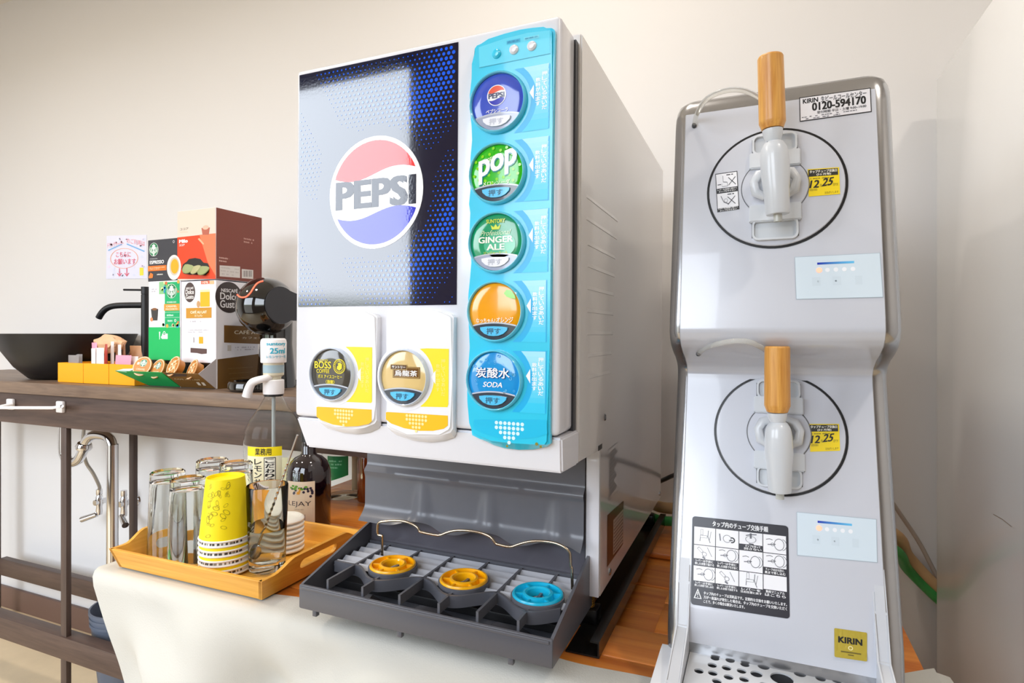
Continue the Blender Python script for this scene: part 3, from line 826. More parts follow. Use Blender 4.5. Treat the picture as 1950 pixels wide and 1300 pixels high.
# (z rel, front y, corner inset)
ST = [(-.4755, .79, 0), (-.40, .796, 0), (-.375, .80, 0), (-.30, .825, 0), (-.2, .8583, 0), (-.1, .8917, 0), (-.066, .9025, 0), (-.055, .9035, 0), (-.045, .897, 0), (-.034, .876, 0), (-.026, .852, 0), (-.016, .830, 0), (-.006, .8185, 0), (.004, .814, 0), (.02, .816, 0),
      (.12, .8379, 0), (.22, .8598, 0), (.30, .8773, 0), (.316, .881, .0005), (.326, .8845, .002), (.335, .8895, .005), (.3415, .898, .010), (.345, .912, .018)]
def sec(z, yf, ins, x0=SX0, x1=SX1, r=.020, yb=1.30, n=6):
    x0 += ins; x1 -= ins; out = []
    for cx, cy, a0 in ((x0+r, yf+r, 180), (x1-r, yf+r, 270)):
        for k in range(n+1):
            a = math.radians(a0+90*k/n); out.append((cx+r*math.cos(a), cy+r*math.sin(a), H+z))
    out += [(x1, yb, H+z), (x0, yb, H+z)]
    return out
b = B(); loft(b, [sec(*q) for q in ST]); obj('housing', b, SILV, V, smooth=50)
# front skin, a little proud of the housing
def skin(zs, x0, x1, name, proud=.0032):
    b = B(); rows = []
    pts = [(z, y) for z, y, _ in ST if zs[0]-1e-6 <= z <= zs[1]+1e-6]
    fine = []
    for (za, ya), (zb_, yb_) in zip(pts, pts[1:]):
        for k in range(3): fine.append((za+(zb_-za)*k/3, ya+(yb_-ya)*k/3))
    fine.append(pts[-1])
    for z, y in fine:
        rows.append([(x0, y+.001, H+z), (x0+.0015, y-proud, H+z), (x1-.0015, y-proud, H+z), (x1, y+.001, H+z)])
    loft(b, rows, closed=False); return obj(name, b, PANS, V, smooth=40)
skin((-.41, .316), SX0+.0155, SX1-.0185, 'front_panel')
def UPP(x, y, off=.0034): p = PT(x, y, aU-off, bU); return (p.x, p.z)
def LOW_(x, y, off=.0034): p = PT(x, y, aL-off, bL); return (p.x, p.z)
mU = lambda u, v, h: Vector((u, aU-.0036-h+bU*(v-H), v))
mL = lambda u, v, h: Vector((u, aL-.0036-h+bL*(v-H), v))

OAK = wood('oak_handle', '#b8742a', '#e8b05a', axis=2, scale=60, rough=.4, stretch=.06, coat=.2)
def tap(upper):
    a_, b_ = (aU, bU) if upper else (aL, bL); mp = mU if upper else mL; q = UPP if upper else LOW_
    if upper: l, r, t, bo = q(1348, 357)[0], q(1614, 357)[0], q(1482, 247)[1], q(1482, 470)[1]
    else: l, r, t, bo = q(1361, 828)[0], q(1614, 828)[0], q(1488, 712)[1], q(1488, 945)[1]
    cx, cz = (l+r)/2, (t+bo)/2; R = (r-l)/2
    nrm = Vector((0, -1, b_)).normalized(); up = Vector((0, b_, 1)).normalized(); c = mp(cx, cz, 0)
    # cover disc with dark groove round it
    L_ = lambda u, w, d=0: c+Vector((1, 0, 0))*u+up*w+nrm*d
    cov = obj('tap_cover', lathe(B(), [(0, .0022), (R*.965, .0022), (R*.975, .001), (R*.975, -.002)], c, nrm, 72), PANS, V)
    obj('groove', lathe(B(), [(R*.972, .0006), (R*1.012, .0006), (R*1.012, -.003), (R*.972, -.003), (R*.972, .0006)], c, nrm, 72), BLACK, cov)
    sx = .0275
    # dished troughs above and below the tap
    TR = pbr('trough_grey', '#c3c8cd', .35)
    for s in (1, -1):
        y0_, y1_ = .046*s, math.sqrt(R*R*.9-sx*sx)*s
        bb = B(); lo, hi = min(y0_, y1_), max(y0_, y1_)
        prism(bb, [L_(u, w, .0026) for u, w in rrect(-sx+.002, sx-.002, lo+.002, hi-.002, .006)], [L_(u, w, .0024) for u, w in rrect(-sx+.002, sx-.002, lo+.002, hi-.002, .006)])
        tr = obj('trough', bb, TR, cov)
        # raised lip round the trough
        o1 = rrect(-sx, sx, lo, hi, .008); o0 = rrect(-sx+.0025, sx-.0025, lo+.0025, hi-.0025, .006); bb = B()
        secs = []
        for (u1, w1), (u0, w0) in zip(o1, o0): secs.append([L_(u1, w1, .001), L_(u1, w1, .007), L_(u0, w0, .007), L_(u0, w0, .001)])
        secs.append(secs[0]); loft(bb, secs, True, False); obj('trough_lip', bb, TAPG, tr)
        # clamp block beside the tap
        z0_, z1_ = (.026, .049) if s > 0 else (-.050, -.026)
        bb = B(); w_ = .031
        prism(bb, [L_(u, w, .0085) for u, w in ((-w_, z0_), (w_, z0_), (w_, z1_), (-w_, z1_))], [L_(u, w, .001) for u, w in ((-w_, z0_), (w_, z0_), (w_, z1_), (-w_, z1_))])
        bmesh.ops.bevel(bb, geom=bb.edges[:], offset=.0012, segments=2, affect='EDGES'); obj('clamp', bb, TAPG, cov)
        bb = B(); box(bb, 0, .0008, 0, .0008, 0, .0008)
        bb.free()
    # inner dial with thin seam
    obj('dial', lathe(B(), [(0, .0036), (R*.47, .0036), (R*.48, .0024), (R*.48, .001)], c, nrm, 56), PANS, cov)
    pr = Print(lambda u, v, h: L_(u, v, .0026+h))
    pr.ring((0, 0), R*.481, R*.492, '#55565a', 1, 56)
    for s in (-1, 1): pr.line([(s*sx, R*.84*1), (s*sx, .047)], .0009, '#4a4b50', 1); pr.line([(s*sx, -R*.84), (s*sx, -.047)], .0009, '#4a4b50', 1)
    pr.build('seams', cov)
    # wing nuts either side of the spout root
    bb = B(); lathe(bb, [(0, .03), (.012, .03), (.014, .026), (.0155, .012), (.019, .008), (.019, .002)], L_(0, 0, 0), nrm, 32)
    root = obj('tap_root', bb, TAPG, V)
    for s in (-1, 1):
        bb = B(); tube(bb, [L_(s*.008, .016, .012), L_(s*.020, .012, .016), L_(s*.0255, .002, .016), L_(s*.023, -.012, .015), L_(s*.012, -.018, .012)], [.006, .0062, .0055, .0062, .005], 12); obj('wing', bb, TAPG, root, smooth=60)
    # spout body, neck and wooden handle stand in front of the panel
    YB = c.y-.058
    if upper: pt, pn, pb_, ph = P(1467, 108, Y=YB), P(1471, 246, Y=YB), P(1481, 408, Y=YB), P(1474, 285, Y=YB)
    else: pt, pn, pb_, ph = P(1480, 659, Y=YB), P(1480, 784, Y=YB), P(1485, 936, Y=YB), P(1482, 818, Y=YB)
    ax = (pt-pn).normalized(); Lh = (pt-pn).length
    bb = B(); lathe(bb, [(0, Lh), (.0140, Lh), (.0150, Lh-.002), (.0155, .010), (.0155, .008), (.0125, 0), (0, 0)], pn, ax, 40)
    hd = obj('tap_handle', bb, OAK, V, smooth=25)
    nk = pn-ax*.001; ax2 = (ph-pn).normalized(); Ln = (ph-pn).length
    bb = B(); lathe(bb, [(0, 0), (.0118, 0), (.0112, Ln*.25), (.0082, Ln*.62), (.0092, Ln*.68), (.0092, Ln), (0, Ln)], nk, ax2, 32)
    neck = obj('tap_neck', bb, TAPG, V)
    for s in (-1, 1):
        bb = B(); p = nk+ax2*Ln*.66+Vector((s*.0052, -.0072, 0)); box(bb, p.x-.0024, p.x+.0024, p.y-.001, p.y+.002, p.z-.0008, p.z+.0008); obj('slit', bb, BLACK, neck)
    ax3 = (pb_-ph).normalized(); Ls = (pb_-ph).length
    bb = B(); lathe(bb, [(0, -.012), (.006, -.0115), (.0115, -.008), (.0150, -.001), (.0165, .010), (.0168, .03), (.0150, Ls*.6), (.0138, Ls-.002), (.0130, Ls), (0, Ls)], ph, ax3, 40)
    obj('tap_body', bb, TAPG, V, smooth=50)
    bb = B(); lathe(bb, [(.0050, Ls-.002), (.0050, Ls+.009), (.0036, Ls+.009), (.0036, Ls-.002), (.005, Ls-.002)], ph, ax3, 20)
    obj('nozzle', bb, pbr('nozzle_plastic', '#e4e4dc', .15, trans=.5), V)
    bb = B(); cyl(bb, L_(0, .002, .026), Vector((ph.x, YB, c.z+.002)), .0105, 24); obj('spout_stem', bb, TAPG, root)
    # clear hose from the panel to the back of the handle neck
    if upper: hp = [PT(1322, 240, aU-.004, bU), PT(1328, 215, aU-.022, bU), P(1349, 186, Y=YB+.02), P(1392, 171, Y=YB+.012), P(1432, 178, Y=YB+.014), P(1464, 205, Y=YB+.018), P(1470, 262, Y=YB+.02)]
    else: hp = [P(1330, 674, Y=.851), P(1341, 664, Y=.834), P(1368, 654, Y=.814), P(1408, 649, Y=.807), P(1440, 656, Y=.812), P(1468, 685, Y=YB+.02), P(1476, 790, Y=YB+.02)]
    bb = B(); tube(bb, spline(hp, 6), .0034, 10); obj('clear_hose', bb, pbr('hose_clear', '#f2f2ee', .1, trans=.75, ior=1.2), V, smooth=60)
    bb = B(); lathe(bb, [(0, .004), (.0028, .004), (.0034, 0)], hp[0], nrm, 14); obj('hose_port', bb, GREYD, V)
    return mp, q
tap(True); tap(False)

# stickers on the server
def sticker(name, corners, q, mp, lay0=0):
    """printing helpers that map the unit square onto four photo corners TL TR BR BL on the panel"""
    TL, TR_, BR_, BL = [q(*c) for c in corners]
    def uv(u, v):
        a = (BL[0]+(BR_[0]-BL[0])*u, BL[1]+(BR_[1]-BL[1])*u); b_ = (TL[0]+(TR_[0]-TL[0])*u, TL[1]+(TR_[1]-TL[1])*u)
        return (a[0]+(b_[0]-a[0])*v, a[1]+(b_[1]-a[1])*v)
    return Print(lambda u, v, h: mp(*uv(u, v), h))
pr = sticker('call', ((1522, 186), (1658, 167), (1660, 213), (1523, 232)), UPP, mU)
pr.rect((0, 0), (1, 1), '#15151a', 1); pr.rect((.012, .035), (.988, .965), '#e2e1e6', 2)
pr.text('KIRIN', (.05, .72), (.27, .91), '#15151a', 3, bold=.06)
pr.text('生ビールコールセンター', (.31, .70), (.94, .92), '#15151a', 3, bold=.03)
pr.text('0120-594170', (.18, .37), (.93, .70), '#101014', 3, bold=.075)
pr.text('受付時間 平日・土曜 9:00~19:00', (.25, .22), (.93, .34), '#222228', 3, bold=.03)
pr.fine((.03, .04), (.80, .20), '#66666e', 2, 3, 3)
pr.build('call_centre_sticker', V)
for nm, cs, q, mp in (('date', ((1538, 322), (1598, 318), (1600, 369), (1540, 374)), UPP, mU), ('date', ((1540, 807), (1598, 807), (1600, 858), (1543, 860)), LOW_, mL)):
    q2 = (lambda x, y, q=q: q(x, y, .0068)); mp2 = (lambda u, v, h, mp=mp: mp(u, v, h+.0026))
    pr = sticker(nm, cs, q2, mp2)
    pr.rect((0, 0), (1, 1), '#f7d908', 1)
    pr.rect((.02, .72), (.96, .97), '#2c2a22', 2)
    pr.text('タップチューブ交換日', (.06, .84), (.93, .95), '#f4f0e0', 3, bold=.06)
    pr.text('(3ヶ月毎)', (.28, .73), (.74, .83), '#f4f0e0', 3, bold=.06)
    pr.fine((.04, .60), (.95, .69), '#8a7a10', 1, 2, 8)
    pr.text('12', (.06, .30), (.36, .58), '#1c1a16', 3, bold=.05, slant=.2); pr.text('25', (.46, .34), (.80, .64), '#1c1a16', 3, bold=.05, slant=.3, rise=.1)
    pr.text('月', (.37, .32), (.43, .42), '#4a4212', 3); pr.text('日です', (.80, .32), (.95, .42), '#4a4212', 3)
    pr.text('次回交換日', (.04, .19), (.28, .27), '#6a5c10', 3); pr.text('おねがいします', (.52, .05), (.95, .14), '#6a5c10', 3)
    pr.build('date_sticker', V)
q2 = lambda x, y: UPP(x, y, .0068); mp2 = lambda u, v, h: mU(u, v, h+.0026)
pr = sticker('care', ((1362, 331), (1404, 325), (1408, 398), (1366, 404)), q2, mp2)
pr.rect((0, 0), (1, 1), '#2c2c30', 1)
for z0 in (.60, .09):
    pr.rect((.03, z0), (.97, z0+.38), '#ececf0', 2)
    for k in ((.62, .72), (.72, .80), (.84, .92)): pr.rect((k[0]-.12, z0+.32), (k[1]-.12, z0+.345), '#3a3a40', 3)
pr.line([(.58, .66), (.90, .86)], .02, '#2a2a2e', 4); pr.line([(.58, .86), (.90, .66)], .02, '#2a2a2e', 4)
pr.line([(.50, .16), (.84, .36)], .02, '#2a2a2e', 4); pr.line([(.50, .36), (.84, .16)], .02, '#2a2a2e', 4)
pr.line([(.34, .92), (.34, .76), (.52, .74), (.54, .64)], .02, '#5a5a60', 3); pr.line([(.28, .72), (.28, .64), (.54, .64)], .015, '#8a8a90', 3)
pr.line([(.08, .70), (.24, .70)], .02, '#2a2a2e', 3)
pr.line([(.20, .40), (.32, .24), (.52, .18)], .03, '#7a7a80', 3); pr.ring((.42, .27), .07, .085, '#7a7a80', 3, 14, sy=.6)
for z0 in (.49, 0):
    pr.text('レバーを後側に倒すと', (.06, z0+.055), (.94, z0+.095), '#f0f0f0', 3, bold=.05); pr.text('タップを外せない', (.12, z0+.005), (.88, z0+.045), '#f0f0f0', 3, bold=.05)
pr.build('care_sticker', V)
# touch panels with lit scale
PALE = '#d2e0ea'
for cs, q, mp in ((((1513, 489), (1676, 481), (1682, 566), (1516, 570)), UPP, mU), (((1517, 974), (1669, 988), (1671, 1071), (1518, 1057)), LOW_, mL)):
    pr = sticker('touch', cs, q, mp)
    pr.rect((0, 0), (1, 1), '#a9b8c2', 1); pr.rect((.006, .012), (.994, .988), PALE, 2)
    n = 24
    for k in range(n):
        f = k/(n-1); c0, c1 = (.0, .02, .42), (.12, .52, .85); col = tuple(c0[i]+(c1[i]-c0[i])*f for i in range(3))
        pr.rect((.27+.43*k/n, .79), (.27+.43*(k+1)/n+.001, .84), col, 3)
    for k in range(1, 5): pr.disc((.29+.098*k, .66), .028, '#eef1f6', 3, 16, .05)
    for k in (.27, .48): pr.disc((k, .40), .012, '#b4c0c8', 3, 8, .02)
    pr.rect((.20, .30), (.30, .50), '#cddbe5', 3); pr.rect((.44, .30), (.54, .50), '#cddbe5', 3); pr.rect((.70, .30), (.78, .50), '#cddbe5', 3)
    tp = pr.build('touch_panel', V, INKG)
    TL, TR_, BR_, BL = [q(*c) for c in cs]
    p = mp(BL[0]+(BR_[0]-BL[0])*.29+(TL[0]-BL[0])*.66, BL[1]+(TL[1]-BL[1])*.66+(BR_[1]-BL[1])*.29, .0004)
    b = B(); lathe(b, [(0, .0008), (.0028, .0006), (.0034, 0)], p, (0, -1, .25), 18); obj('indicator_lamp', b, pbr('lamp_orange', '#ff9a80', .4, emit=1.), tp)
# tube change instructions
pr = sticker('howto', ((1318.5, 982), (1501, 1001), (1504, 1178), (1315.5, 1150)), LOW_, mL)
DK = '#24222b'
pr.poly(rrect(0, 1, 0, 1, .035, 4), DK, 1)
pr.text('タップ内のチューブ交換手順', (.22, .905), (.80, .97), '#f4f4f6', 3, bold=.05)
cols = (.02, .255, .50, .745, .98); rows_ = (.885, .675, .44, .20)
heights = {(0, 0): 0, (0, 1): 0, (0, 2): .065, (0, 3): 0, (1, 0): .075, (1, 1): .075, (1, 2): 0, (1, 3): .075, (2, 0): .065, (2, 1): .065, (2, 2): .065, (2, 3): .075}
caps = {(0, 2): ('タップを持って', '回さない'), (1, 0): ('レバーは手前に', '倒した状態で抜ける'), (1, 1): ('レバーは手前に', '倒した状態で引き抜く'), (1, 3): ('チューブの向きを逆なし', '奥まで差し込む'),
        (2, 0): ('レバーは手前に', '倒した状態で差し込む'), (2, 1): ('レバーは手前に', '倒した状態で固定する'), (2, 2): ('レバーを', '注出位置に戻す'), (2, 3): ('動画マニュアル', 'はこちら')}
for r in range(3):
    for c_ in range(4):
        x0, x1 = cols[c_]+.004, cols[c_+1]-.004; z1, z0 = rows_[r]-.004, rows_[r+1]+.004
        hb = heights[(r, c_)]
        pr.rect((x0, z0+hb), (x1, z1), '#f1f1f5', 2)
        if (r, c_) in caps:
            t1, t2 = caps[(r, c_)]; m_ = .05 if (r, c_) == (0, 2) else .012
            pr.text(t1, (x0+m_+.01, z0+hb*.52), (x1-.02, z0+hb*.92), '#f4f4f6', 3, bold=.05); pr.text(t2, (x0+m_, z0+hb*.06), (x1-.01, z0+hb*.46), '#f4f4f6', 3, bold=.05)
        if (r, c_) == (2, 3): continue
        g = '#6f7078'; cx, cz = (x0+x1)/2, (z0+hb+z1)/2; w_ = (x1-x0); rd = random.Random(r*7+c_)
        k = (r*4+c_)
        if k in (3, 5, 6, 7, 8):       # round cover with tap seen from the side
            pr.ring((cx+.045, cz), .045, .051, g, 3, 20, sy=1.3); pr.ring((cx+.07, cz), .045, .050, g, 3, 14, -80, 80, sy=1.3)
            pr.line([(cx-.07, cz-.01), (cx-.02, cz-.005), (cx+.01, cz)], .010, g, 3); pr.ring((cx-.02, cz-.005), .014, .019, g, 3, 12)
            pr.line([(cx-.085, cz+.045), (cx-.05, cz+.055), (cx-.02, cz+.045)], .006, '#1c1c20', 3)
        elif k in (4, 9):
            pr.line([(cx-.07, cz+.05), (cx-.02, cz)], .03, g, 3); pr.line([(cx-.066, cz+.046), (cx-.024, cz+.004)], .022, '#f1f1f5', 4)
            pr.ring((cx+.0, cz-.02), .02, .026, g, 3, 14); pr.line([(cx+.03, cz+.06), (cx+.05, cz+.02), (cx+.08, cz-.04)], .006, g, 3); pr.line([(cx-.02, cz-.05), (cx+.01, cz-.07)], .02, g, 3)
        elif k == 2:
            pr.ring((cx, cz-.01), .05, .056, g, 3, 20, sy=.7); pr.line([(cx-.05, cz+.03), (cx, cz+.045), (cx+.06, cz+.05)], .012, g, 3); pr.line([(cx, cz), (cx, cz+.06)], .02, g, 3); pr.line([(cx-.02, cz-.06), (cx+.03, cz-.062)], .012, '#1c1c20', 3)
        elif k == 1:
            pr.ring((cx, cz), .038, .044, g, 3, 18); pr.ring((cx+.05, cz-.01), .02, .034, '#1c1c20', 3, 14, -110, 110); pr.line([(cx+.02, cz-.015), (cx+.06, cz-.015)], .01, '#1c1c20', 4); pr.line([(cx-.08, cz+.05), (cx-.07, cz-.03)], .012, g, 3)
        else:
            pr.line([(cx-.03, cz+.08), (cx-.03, cz+.01)], .028, g, 3); pr.line([(cx-.03, cz+.076), (cx-.03, cz+.014)], .02, '#f1f1f5', 4)
            pr.line([(cx-.05, cz-.005), (cx+.03, cz-.005)], .03, g, 3); pr.line([(cx-.045, cz-.005), (cx+.025, cz-.005)], .022, '#f1f1f5', 4); pr.line([(cx-.045, cz-.01), (cx-.05, cz-.06)], .008, g, 3)
            pr.line([(cx+.04, cz+.07), (cx+.035, cz), (cx+.06, cz-.07)], .008, g, 3); pr.line([(cx+.07, cz+.06), (cx+.05, cz-.05)], .005, g, 3)
pr.poly([(.03, .075), (.115, .075), (.0725, .185)], '#f4f4f6', 3); pr.poly([(.043, .083), (.102, .083), (.0725, .163)], DK, 4)
pr.rect((.068, .112), (.077, .145), '#f4f4f6', 5); pr.rect((.068, .092), (.077, .103), '#f4f4f6', 5)
for z, s_, xe in ((.128, 'タップ内のチューブは消耗品です。定期的な交換をお願いいたします。', .975), (.083, '万が一液漏れが発生した場合は、タップ内のチューブを交換いただく', .975), (.038, 'ことで、多くの場合は解決いたします。', .56)):
    pr.text(s_, (.135, z), (xe, z+.036), '#f4f4f6', 3, bold=.045)
pr.build('instruction_sticker', V, INKG)
pr = sticker('gold', ((1588.5, 1195), (1651, 1204), (1651, 1259), (1589, 1250)), LOW_, mL)
pr.poly(rrect(0, 1, 0, 1, .04, 3), '#c9b446', 1)
gs = pr.build('gold_sticker', V, printmat('gold_foil', .25, .6, bump=.3, metal=.35))
pr = sticker('gold2', ((1588.5, 1195), (1651, 1204), (1651, 1259), (1589, 1250)), LOW_, mL)
pr.text('KIRIN', (.12, .52), (.86, .74), '#14120c', 2, bold=.08)
pr.ring((.5, .38), .05, .075, '#e8dfa8', 2, 14); pr.rect((.20, .20), (.82, .25), '#6a5c1c', 2); pr.rect((.42, .12), (.60, .16), '#6a5c1c', 2)
pr.build('lettering', gs)
# drip tray: cheeks, shell and pierced plate
ZP = -.415
for x0, x1 in ((SX0+.014, SX0+.030), (SX1-.032, SX1-.018)):
    b = B(); pf = [(aL+bL*-.27, H-.27), (aL+bL*-.33-.006, H-.33), (.79, H-.38), (.70, H-.404), (.645, H-.412), (.645, H-.455), (.82, H-.455), (.86, H-.3)]
    prism(b, [(x0, y, z) for y, z in pf], [(x1, y, z) for y, z in pf]); bmesh.ops.bevel(b, geom=b.edges[:], offset=.002, segments=2, affect='EDGES'); obj('tray_cheek', b, pbr('cheek_grey', '#c9ccd2', .3), V)
SHL = pbr('tray_shell_white', '#e9ebf0', .3, coat=.2)
b = B(); 
pf = [(.815, H-.424), (.808, H-.4175), (.79, H-.416), (.70, H-.418), (.645, H-.419), (.635, H-.424), (.632, H-.475), (.815, H-.4755)]
for x0, x1 in ((SX0-.006, SX0+.013), (SX1-.016, SX1+.004)):
    prism(b, [(x0, y, z) for y, z in pf], [(x1, y, z) for y, z in pf])
box(b, SX0-.006, SX1+.004, .630, .645, H-.4755, H-.416); box(b, SX0-.006, SX1+.004, .632, .81, H-.4755, H-.462)
obj('tray_shell', b, SHL, V, kind=None)
holes = [(560, 437, 1), (700, 457, 1), (825, 497, 1), (930, 485, 1), (1050, 500, 1), (1175, 535, 1), (1285, 583, 1), (1415, 595, 1), (1580, 632, 1), (515, 484, 1), (637, 502, 1), (757, 535, 1), (908, 552, 1.25), (1052, 553, 1.25), (1200, 610, 1.25),
         (493, 541, 1), (608, 563, 1), (730, 588, 1), (850, 612, 1.25), (1055, 648, 2.1), (1368, 650, 1), (1497, 665, 1), (497, 605, 1), (625, 637, 1), (750, 655, 1), (530, 670, 1)]
hs = []
for x, y, k in holes:
    p = P(1240+x/4.239, 1140+y/4.239, Z=ZP); hs.append((p.x, p.y, .0056*k if k < 2 else .013))
for r in range(7):
    for c_ in range(11):
        x = SX0+.046+c_*.0185+(.009 if r % 2 else 0); y = .655+r*.0165
        if x < SX1-.042 and all(math.hypot(x-h[0], y-h[1]) > h[2]+.0095 for h in hs) and y < .775: hs.append((x, y, .0056))
cu = bpy.data.curves.new('plate', 'CURVE'); cu.dimensions = '2D'; cu.fill_mode = 'BOTH'; cu.extrude = .001
def spl(pts):
    s_ = cu.splines.new('POLY'); s_.points.add(len(pts)-1); s_.use_cyclic_u = True
    for p, (x, y) in zip(s_.points, pts): p.co = (x, y, 0, 1)
spl([(SX0+.031, .646), (SX1-.033, .646), (SX1-.033, .822), (SX0+.031, .822)])
for x, y, r in hs: spl([(x+r*math.cos(2*math.pi*i/18), y+r*math.sin(2*math.pi*i/18)) for i in range(18)])
oc = bpy.data.objects.new('plate', cu); COL.objects.link(oc); dg = bpy.context.evaluated_depsgraph_get()
me = bpy.data.meshes.new_from_object(oc.evaluated_get(dg)); bpy.data.objects.remove(oc); bpy.data.curves.remove(cu)
b = B(); b.from_mesh(me); bpy.data.meshes.remove(me)
for v in b.verts: v.co.z += H+ZP
obj('pierced_plate', b, pbr('plate_grey', '#d7dade', .25, metal=.2), V, smooth=0)
b = B(); box(b, SX0+.031, SX1-.033, .646, .80, H-.461, H-.455); obj('tray_floor', b, GREYD, V)
# small lower hoses, cables behind the two machines
HT = pbr('hose_tan', '#c9a274', .5); HG = pbr('hose_green', '#3f9a4c', .4); CBL = pbr('cable_black', '#151515', .4); HW = pbr('hose_pale', '#b9aca0', .4)
hs_ = [('hose', HT, .0145, [P(1170, 905, Y=1.66), P(1235, 955, Y=1.60), P(1300, 968, Y=1.52), P(1500, 955, Y=1.55), P(1690, 1010, Y=1.60), P(1729, 1060, Y=1.665), P(1784, 1118, Y=1.68), P(1850, 1170, Y=1.685)], 'tan insulated hose running behind the beer server above the green hose', 'hose'),
       ('hose', HG, .0118, [P(1190, 950, Y=1.63), P(1240, 984, Y=1.53), P(1300, 993, Y=1.50), P(1500, 990, Y=1.51), P(1690, 1040, Y=1.57), P(1729, 1084, Y=1.66), P(1784, 1138, Y=1.675), P(1850, 1195, Y=1.685)], 'green hose running behind the beer server below the tan hose', 'hose'),
       ('power_cable', CBL, .006, [P(1225, 930, Y=1.66), P(1262, 914, Y=1.63), P(1290, 902, Y=1.60), P(1360, 880, Y=1.42)], 'black power cable between the two drink machines at the wall', 'cable'),
       ('thin_tube', HW, .005, [P(1660, 900, Y=1.64), P(1712, 975, Y=1.67), P(1750, 1032, Y=1.685), P(1783, 1095, Y=1.69), P(1830, 1180, Y=1.69)], 'thin pale tube in the corner right of the beer server', 'tube')]
for n_, m_, r_, pts, lb, ct in hs_:
    b = B(); tube(b, spline(pts, 8), r_, 12); tag(obj(n_, b, m_, None, org=pts[0], smooth=60), lb, ct)

# ------------------------------------------------------------------ dark wooden counter on the left
YC_, ZC = 1.26, H-.173
WAL = wood('dark_walnut', '#3d2e29', '#5e4a40', axis=0, scale=22, rough=.5)
WALT = wood('walnut_top', '#5d4a3e', '#8a735f', axis=0, scale=22, rough=.45)
WALV = wood('dark_walnut_upright', '#40332e', '#574740', axis=2, scale=22, rough=.5)
K = thing('wooden_counter', (-2.0, 1.45, 0), 'dark brown wooden counter on square legs holding the black basin', 'counter')
zl = (P(0, 752, Y=YC_).z+P(492, 773, Y=YC_).z)/2
za = (P(0, 806, Y=1.275).z+P(461, 844, Y=1.275).z)/2
b = B(); box(b, -3.4, -.79, YC_, 1.70, zl, ZC, .003); obj('worktop', b, WALT, K)
b = B(); box(b, -3.4, -.80, 1.275, 1.30, za, zl, .002); obj('apron', b, WAL, K)
LX = [(P(115.5, 900, Y=1.277).x, P(126, 900, Y=1.277).x)]
w_ = .017
ra, rb_ = P(245.5, 950, Y=1.60).x, P(254.5, 950, Y=1.60).x
for x0, x1, y0 in ((LX[0][0], LX[0][1], 1.277), (ra, rb_, 1.60), (-3.36, -3.36+w_, 1.277), (P(-6, 950, Y=1.6).x-.03, P(-6, 950, Y=1.6).x, 1.60), (-.86, -.86+w_, 1.62)):
    b = B(); box(b, x0, x1, y0, y0+w_, 0, za if y0 < 1.3 else zl, .001); obj('leg', b, WALV, K)
z1, z0 = P(0, 1178, Y=1.265).z, P(0, 1218, Y=1.265).z
b = B(); box(b, -3.3, -1.3, 1.272, 1.32, z0, z1, .002); obj('front_stretcher', b, WAL, K)
b = B(); box(b, -3.3, -.9, 1.606, 1.636, z0, z1, .002); obj('rear_stretcher', b, WAL, K)
PW = pbr('white_plastic', '#f4f2f4', .3, coat=.2)
hp = [P(118, 773, Y=1.274), P(118, 773, Y=1.225), P(100, 776.5, Y=1.215), P(-40, 776, Y=1.215), P(20, 770, Y=1.235)]
b = B(); tube(b, [hp[0], hp[1], hp[2], hp[3]], .0055, 10); tb = obj('towel_bar', b, PW, K, smooth=60)
for px_ in ((119, 774), (24, 769)):
    p = P(*px_, Y=1.2745); b = B(); box(b, p.x-.018, p.x+.018, 1.262, 1.2748, p.z-.02, p.z+.02, .004); obj('bar_mount', b, PW, tb)
p = P(24, 769, Y=1.262); b = B(); tube(b, [p, p+Vector((-.01, -.05, -.008))], .0055, 10); obj('bar_post', b, PW, tb)

# basin and tap
MATB = pbr('matte_black', '#17171a', .42)
bc = Vector((-2.525, 1.46, ZC)); BR_ = .232
b = B(); hb = H+.001-ZC
lathe(b, [(0, .0005), (.10, .0005), (.125, .004), (.17, .05), (.207, .11), (.222, .15), (BR_, hb), (BR_-.006, hb+.001), (.212, .15), (.19, .10), (.14, .04), (.08, .014), (0, .012)], bc, seg=64)
bs = obj('wash_basin', b, MATB, None, org=bc, smooth=60); tag(bs, 'round black vessel basin on the dark wooden counter', 'basin')
fp = P(276.5, 690, Y=1.585); fz = P(276, 546, Y=1.585).z
F = thing('basin_faucet', (fp.x, fp.y, ZC), 'tall matte black faucet with a curved spout beside the basin', 'faucet')
b = B(); lathe(b, [(.024, 0), (.024, .006), (.0145, .008), (.0145, fz-ZC-.032), (.0132, fz-ZC-.031), (.0132, fz-ZC-.029), (.0145, fz-ZC-.028), (.0145, fz-ZC), (0, fz-ZC)], (fp.x, fp.y, ZC), seg=28, capends=False); obj('column', b, MATB, F)
b = B(); sp_ = [P(275, 581, Y=1.585), P(245, 581, Y=1.57), P(220, 582, Y=1.555), P(205, 586, Y=1.545), P(195, 594, Y=1.538), P(188, 605, Y=1.535)]
tube(b, spline(sp_, 6), .0120, 16); obj('spout', b, MATB, F, smooth=60)
b = B(); tube(b, [P(270, 552, Y=1.585), P(236, 551.5, Y=1.575)], .0042, 10); obj('lever', b, MATB, F, smooth=60)

